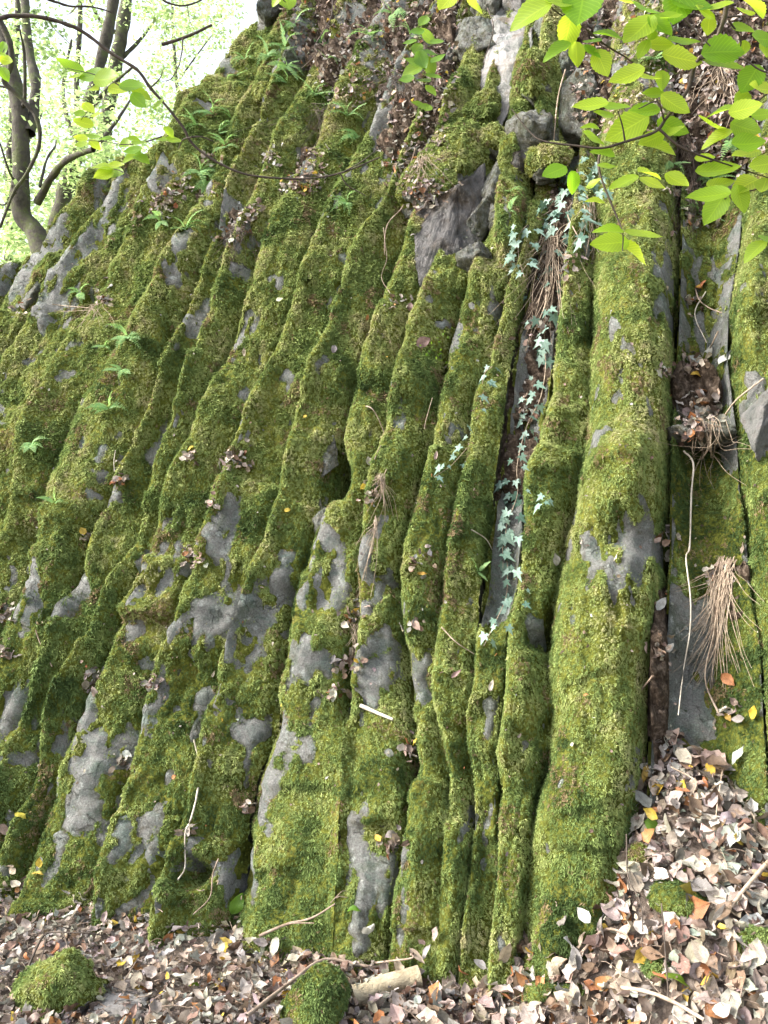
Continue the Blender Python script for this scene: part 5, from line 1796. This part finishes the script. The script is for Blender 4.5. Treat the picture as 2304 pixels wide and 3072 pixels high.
stick('vine', [[(1475, 30), (1485, 104), (1457, 160), (1433, 208)]], .004, .002, M_TWIG, 'thin dark vine hanging on the purplish slab', 'vine', 0.05)
stick('vine', [[(1708, 236), (1687, 312), (1641, 417)]], .0045, .003, M_STRAW, 'straight pale stem leaning against the grey block', 'vine', 0.06)
stick('vine', [[(1256, 444), (1228, 500), (1200, 625), (1152, 688), (1148, 760), (1160, 790)]], .0045, .002, M_STICK, 'long grey root curving down the head of a mossy column', 'vine', 0.05)
stick('vine', [[(1145, 690), (1150, 740), (1160, 790), (1140, 840), (1170, 890)]], .0028, .0015, M_STICK, 'thin wavy rootlet on the moss in the upper centre', 'vine', 0.03)
stick('vine', [[(1052, 1225), (1100, 1228), (1132, 1256), (1145, 1320), (1140, 1360), (1122, 1388)]], .0032, .0018, M_STICK, 'dark looping rootlet right of the hollow in the face', 'vine', 0.03)
stick('vine', [[(1285, 1200), (1270, 1260), (1262, 1295)]], .002, .0015, M_STRAW, 'short straight straw on the central moss', 'vine', 0.03)
stick('vine', [[(1400, 1595), (1440, 1620), (1458, 1650)]], .003, .002, M_PALE, 'short pale curved stem left of the ivy leaves', 'vine', 0.03)
stick('vine', [[(1335, 1888), (1360, 1930), (1405, 1965)]], .003, .002, M_STRAW, 'thin bent straw on the lower central moss', 'vine', 0.03)
stick('vine', [[(108, 1895), (120, 1930), (155, 1995)]], .0035, .002, M_STICK, 'dark bent twig on the lower left columns', 'vine', 0.03)
stick('vine', [[(150, 930), (200, 935), (280, 950)], [(160, 945), (220, 945), (300, 955)]], .003, .0015, M_STRAW, 'pale dry stalks sticking out beside the lichened rocks', 'vine', 0.06)
stick('vine', [[(260, 1205), (225, 1240), (240, 1250)]], .0025, .0015, M_PALE, 'short white stalk on the left moss', 'vine', 0.04)
stick('vine', [[(348, 1355), (340, 1390), (336, 1420)]], .0025, .0015, M_PALE, 'tiny white stalk above the round moss cushion', 'vine', 0.04)
stick('twig', [[(2060, 1740), (2100, 1730), (2140, 1755)]], .003, .002, M_STICK, 'thin crosswise twig above the tall bare slab', 'twig', 0.05)
stick('twig', [[(1958, 2010), (1948, 2100), (1940, 2200), (1955, 2260)]], .0035, .002, M_STICK, 'dark root along the left side of the tall bare slab', 'twig', 0.04)
stick('twig', [[(2150, 2330), (2148, 2420), (2145, 2480)]], .0025, .0018, M_STRAW, 'upright straw on the moss right of the leaf heap', 'twig', 0.05)
stick('twig', [[(2020, 2330), (2085, 2370), (2080, 2410)]], .003, .002, M_STRAW, 'arched straw over the top of the leaf heap', 'twig', 0.06)

# loose twigs in the litter
r = np.random.default_rng(44)
tp = []
for k in range(260):
    x, y = r.uniform(-40, 2340), r.uniform(2560, 3080)
    p, nr = hit(x, y)
    if nr[2] < 0.6:
        continue
    a = r.uniform(0, np.pi)
    L = r.uniform(0.03, 0.12)
    d = np.array([math.cos(a), math.sin(a), r.normal() * 0.15])
    tp.append(tube([p + nr * .03 - d * L / 2, p + nr * .04 + r.normal(size=3) * .006, p + nr * .03 + d * L / 2], r.uniform(.0012, .003), .001, 4, 0, 2))
V, F = merge(tp)
thing('twig_litter', V, F, M_STICK, 'short broken twigs mixed through the floor litter', None, None, 'stuff', base=V.mean(axis=0))

# ------------------------------------------------------------------ stones and moss cushions on the floor
def mossy_stone(px, py, w, h, label, seed, mossy=True, name='mossy_stone', cat='stone', group=None, mat=M_STONE, flat=0.7, mossmat=None, tint=0.15):
    p, nr = hit(px, py)
    s = np.linalg.norm(p - CAM) / FPX
    ext = np.array([w * s / 2, w * s / 2 * flat, h * s * 0.70])
    P, F = polyrock(seed, ext, 48, 32, 14, 0.10, box=not mossy, dlo=0.84 if mossy else 0.7)
    V = P + p + np.array([0, ext[1] * 0.4, ext[2] * 0.12])
    root = empty(name, p, label, cat, group)
    Pn = np.cross(V[F[:, 1]] - V[F[:, 0]], V[F[:, 2]] - V[F[:, 0]])
    if ((V[F].mean(axis=1) - V.mean(axis=0)) * Pn).sum(1).mean() < 0:
        F = F[:, ::-1].copy()
    part(root, 'stone', V, F, mat)
    if mossy:
        c0 = V.mean(axis=0)
        dirs = (V - c0) / (np.linalg.norm(V - c0, axis=1)[:, None] + 1e-6)
        mv = 0.62 + 0.5 * dirs[:, 2] + 0.2 * fbm(V * 14, 3, 6.0) - 0.25 * np.clip(dirs[:, 0], 0, 1)
        Vm = V + dirs * np.interp(mv, [.2, .46, .8], [-.02, .003, .022])[:, None]
        kp = mv[F].max(axis=1) > 0.4
        moss_object(root, np.array(root.location), Vm, F[kp], mv, 14000, 0.0105, tint)
    return root


mossy_stone(150, 3035, 225, 140, 'bright green mossy stone at the bottom left under a dark branched twig', 501, tint=0.18)
mossy_stone(945, 3090, 205, 165, 'dark green mossy stone at the bottom centre under the long forked stick', 502, tint=-0.05)
mossy_stone(335, 3050, 180, 40, 'flat pale bare stone lying in the litter right of the left mossy stone', 503, False, 'flat_stone', 'stone')
mossy_stone(1030, 2965, 80, 40, 'small grey bare stone beside the centre mossy stone', 504, False, 'flat_stone', 'stone')
mossy_stone(1928, 2590, 80, 50, 'green moss cushion on the left side of the leaf heap', 505, True, 'moss_cushion', 'moss', 'moss cushions on the leaf heap', M_SOIL, tint=0.1)
mossy_stone(2046, 2720, 150, 50, 'brownish ragged moss patch in the middle of the leaf heap', 506, True, 'moss_cushion', 'moss', 'moss cushions on the leaf heap', M_SOIL, tint=-0.34)
mossy_stone(1690, 2850, 90, 90, 'brown moss tuft at the foot of the widest column', 507, True, 'moss_cushion', 'moss', 'moss cushions on the leaf heap', M_SOIL, tint=-0.34)
mossy_stone(2290, 2870, 90, 70, 'green moss clump at the right edge of the heap', 508, True, 'moss_cushion', 'moss', 'moss cushions on the leaf heap', M_SOIL, tint=0.05)
mossy_stone(1980, 2930, 60, 30, 'small brownish moss scrap low on the leaf heap', 509, True, 'moss_cushion', 'moss', 'moss cushions on the leaf heap', M_SOIL, tint=-0.15)

# rotten log, half sunk
lg = empty('rotten_log', on(1080, 3000, 0), 'short split piece of rotten pale wood in the litter at the centre', 'log')
a0, a1 = on(1060, 3010, 0.02), on(1235, 2915, 0.06)
V, F = tube([a0, a0 * .66 + a1 * .34, a0 * .33 + a1 * .67, a1], 0.040, 0.034, 14, 0.35, 5)
part(lg, 'wood', V, F, M_LOG)
n_ = 14
endc = V[-n_:].mean(axis=0) + (a1 - a0) / np.linalg.norm(a1 - a0) * 0.004
me = new_mesh('cut_end', np.vstack([V[-n_:], endc]) - np.array(lg.location), [(i, (i + 1) % n_, n_) for i in range(n_)], M_LOG)
link('cut_end', me, lg)

# ------------------------------------------------------------------ trees on the hillside behind the left shoulder
def hill_z(X, Y):
    return 3.1 + 0.45 * np.minimum(Y - 5.8, 3.2) + 0.12 * np.maximum(Y - 9.0, 0) + 0.45 * np.clip(X + 2.8, -2.5, 2.5)


gx = np.linspace(-40, 14, 55)
gy = np.concatenate([[6.25, 6.3], np.linspace(6.5, 12, 16), np.linspace(13, 70, 20)])
X, Y = np.meshgrid(gx, gy)
Z = hill_z(X, Y) + (0.15 * fbm(np.stack([X, Y, 0 * X], axis=-1).reshape(-1, 3) * 0.8, 3)).reshape(X.shape)
Z[0] = -0.5
V = np.stack([X, Y, Z], axis=-1).reshape(-1, 3)
nc = len(gx)
a = (np.arange(len(gy) - 1)[:, None] * nc + np.arange(nc - 1)[None, :])
F = np.stack([a, a + 1, a + nc + 1, a + nc], axis=-1).reshape(-1, 4)
me = new_mesh('hillside', V, F, M_HILL)
tag(link('hillside', me), 'wooded slope climbing behind the left end of the rock face', None, None, 'structure')


def leaf_cloud(centres, n, size, seed, flat=0.55):
    """small two-sided leaves gathered in flattened sprays"""
    r = np.random.default_rng(seed)
    centres = np.array(centres)
    C = centres[r.integers(0, len(centres), n)]
    # sprays: sub-centres inside each clump
    sub = C[:, :3] + r.normal(size=(n, 3)) * C[:, 3:4] * np.array([1, 1, 0.8]) * 0.45
    q = np.round(sub / (C[:, 3:4] * 0.35)) * C[:, 3:4] * 0.35
    P = q * 0.6 + sub * 0.4 + r.normal(size=(n, 3)) * 0.03
    Zd = np.array([0, -0.35, 1.0]) + r.normal(size=(n, 3)) * flat
    Zd /= np.linalg.norm(Zd, axis=1)[:, None]
    T = r.normal(size=(n, 3))
    T -= (T * Zd).sum(1)[:, None] * Zd
    T /= np.linalg.norm(T, axis=1)[:, None]
    B = np.cross(Zd, T)
    s = (size * r.uniform(0.6, 1.3, n))[:, None]
    V = np.stack([P - T * s * .5, P + B * s * .32 - T * s * .05, P + T * s * .55 - Zd * s * .1, P - B * s * .32 - T * s * .05], axis=1).reshape(-1, 3)
    F = np.arange(4 * n).reshape(n, 4)
    return V, F


def tree(lines, d, radii, clumps, nleaf, lsize, label, seed, mat=M_BARK, fol=None, mossy=False, group='trees on the slope behind'):
    """lines and clumps in photograph pixels, at distance d metres"""
    P0 = [at(x, y, d) for x, y in lines[0]]
    foot = np.array(P0[0])
    gz = hill_z(foot[0], foot[1])
    P0 = [np.array([foot[0] - 0.05, foot[1], gz - 0.3])] + P0 if gz < foot[2] else P0
    root = empty('tree', P0[0], label, 'tree', group)
    radii = [(q[0] * 0.72, q[1] * 0.72) for q in radii]
    V, F = tube(P0, radii[0][0], radii[0][1], 12, 0.3, 6)
    part(root, 'trunk', V, F, mat)
    for i in range(1, len(lines)):
        V, F = tube([at(x, y, d + 0.12 * j * (1 if i % 2 else -1)) for j, (x, y) in enumerate(lines[i])], radii[i][0], radii[i][1], 8, 0.3, 6)
        part(root, 'limb', V, F, mat)
    if nleaf:
        r = np.random.default_rng(seed)
        C = [(*at(x, y, d * r.uniform(0.9, 1.25)), rr * d / FPX) for x, y, rr in clumps]
        V, F = leaf_cloud(C, nleaf, lsize, seed)
        o = part(root, 'crown', V, F, fol or M_FOL, shade=False)
    return root


tree([[(135, 800), (128, 745), (100, 690), (66, 640), (64, 520), (62, 416), (55, 312), (38, 230), (12, 125), (-30, 20)], [(88, 400), (102, 330), (105, 240), (86, 140), (74, 0), (70, -120)], [(112, 610), (150, 540), (190, 490), (230, 465), (280, 448)],
      [(280, 448), (330, 390), (372, 330), (395, 292)], [(64, 330), (75, 290), (72, 160), (60, 90)], [(120, 560), (140, 480), (165, 440), (168, 420)], [(60, 560), (30, 520), (0, 430)], [(230, 530), (265, 545), (290, 570)]],
     7.4, [(.15, .075), (.075, .05), (.05, .033), (.03, .012), (.03, .012), (.02, .008), (.02, .01), (.014, .006)],
     [(150, 300, 120), (230, 330, 110), (60, 210, 100), (250, 430, 100), (150, 420, 90), (20, 380, 90), (300, 380, 80), (210, 520, 80), (30, 560, 80), (330, 470, 70), (120, 150, 90), (20, 90, 90), (180, 200, 70), (40, 700, 70)],
     2600, 0.062, 'nearest forked tree with a mossy hollow base at the far left', 601)
tree([[(165, 720), (190, 600), (215, 500), (240, 430), (262, 330), (290, 230), (330, 60), (350, -60)], [(240, 440), (200, 350), (190, 250), (215, 120)], [(262, 330), (330, 260), (400, 200)]],
     9.5, [(.15, .07), (.05, .02), (.04, .015)], [(280, 330, 110), (180, 330, 110), (330, 230, 90), (400, 300, 90), (240, 480, 90), (420, 420, 80), (330, 540, 80), (460, 330, 70), (250, 200, 80)],
     2600, 0.058, 'second tree with a mossy straight trunk behind the forked one', 602)
tree([[(300, 520), (325, 330), (345, 200), (365, 110), (378, 0), (385, -120)], [(350, 190), (420, 120), (480, 40)], [(365, 110), (300, 60), (260, -20)]],
     12.0, [(.17, .11), (.05, .02), (.05, .02)], [(480, 60, 90), (520, 130, 80), (470, 210, 70), (540, 30, 80), (280, 30, 80), (500, 300, 80), (560, 90, 60), (440, 20, 70)],
     2400, 0.065, 'stout pale grey trunk rising to the top edge left of the crest', 603)
tree([[(20, 880), (30, 700), (28, 520), (40, 300), (50, 100), (60, -100)], [(30, 520), (90, 420), (130, 330)]], 14.0, [(.13, .06), (.04, .02)],
     [(20, 750, 100), (60, 640, 90), (10, 520, 110), (110, 700, 80), (20, 300, 110), (140, 600, 80), (190, 640, 70), (60, 820, 80), (90, 480, 90)], 3200, 0.085, 'leafy tree filling the gap beneath the forked trunk at the left margin', 604)
tree([[(215, 700), (222, 560), (235, 420), (230, 250), (240, 80), (240, -100)], [(230, 380), (300, 300), (350, 240)]], 18.0, [(.14, .06), (.05, .02)],
     [(210, 620, 110), (300, 560, 100), (260, 480, 110), (360, 480, 90), (150, 560, 100), (420, 480, 80), (300, 640, 80), (230, 380, 110), (100, 330, 100)], 3400, 0.10, 'slender far tree seen between the first two trunks', 605, fol=M_FOLD)
tree([[(560, 420), (530, 250), (520, 100), (515, -50)], [(530, 250), (580, 180), (640, 100)]], 15.0, [(.07, .03), (.03, .01)],
     [(540, 180, 90), (600, 120, 80), (640, 30, 80), (690, 20, 70), (560, 260, 80), (470, 330, 80), (650, 110, 70), (510, 60, 80), (590, 20, 70)], 2600, 0.075, 'thin twiggy tree close behind the mossy crest', 606)
tree([[(-60, 900), (-70, 500), (-80, 100), (-90, -200)], [(-75, 300), (0, 200), (60, 160)]], 20.0, [(.18, .10), (.06, .02)],
     [(-20, 300, 160), (60, 200, 120), (20, 60, 120), (120, 60, 90), (-60, 500, 160), (30, 450, 120)], 3000, 0.11, 'far tree whose crown reaches in at the left edge', 607, fol=M_FOLD)
# undergrowth along the shoulder of the slope
C = []
r = np.random.default_rng(9)
for k in range(46):
    x = r.uniform(-60, 480)
    y = np.interp(x, [-60, 150, 300, 480], [820, 740, 600, 500]) + r.uniform(-110, 10)
    C.append((*at(x, y, r.uniform(10, 24)), r.uniform(.35, .8)))
V, F = leaf_cloud(C, 4200, 0.10, 78)
thing('undergrowth_foliage', V, F, M_FOL, 'sunlit leafy undergrowth on the slope behind the rock', None, None, 'stuff', base=V.mean(axis=0))
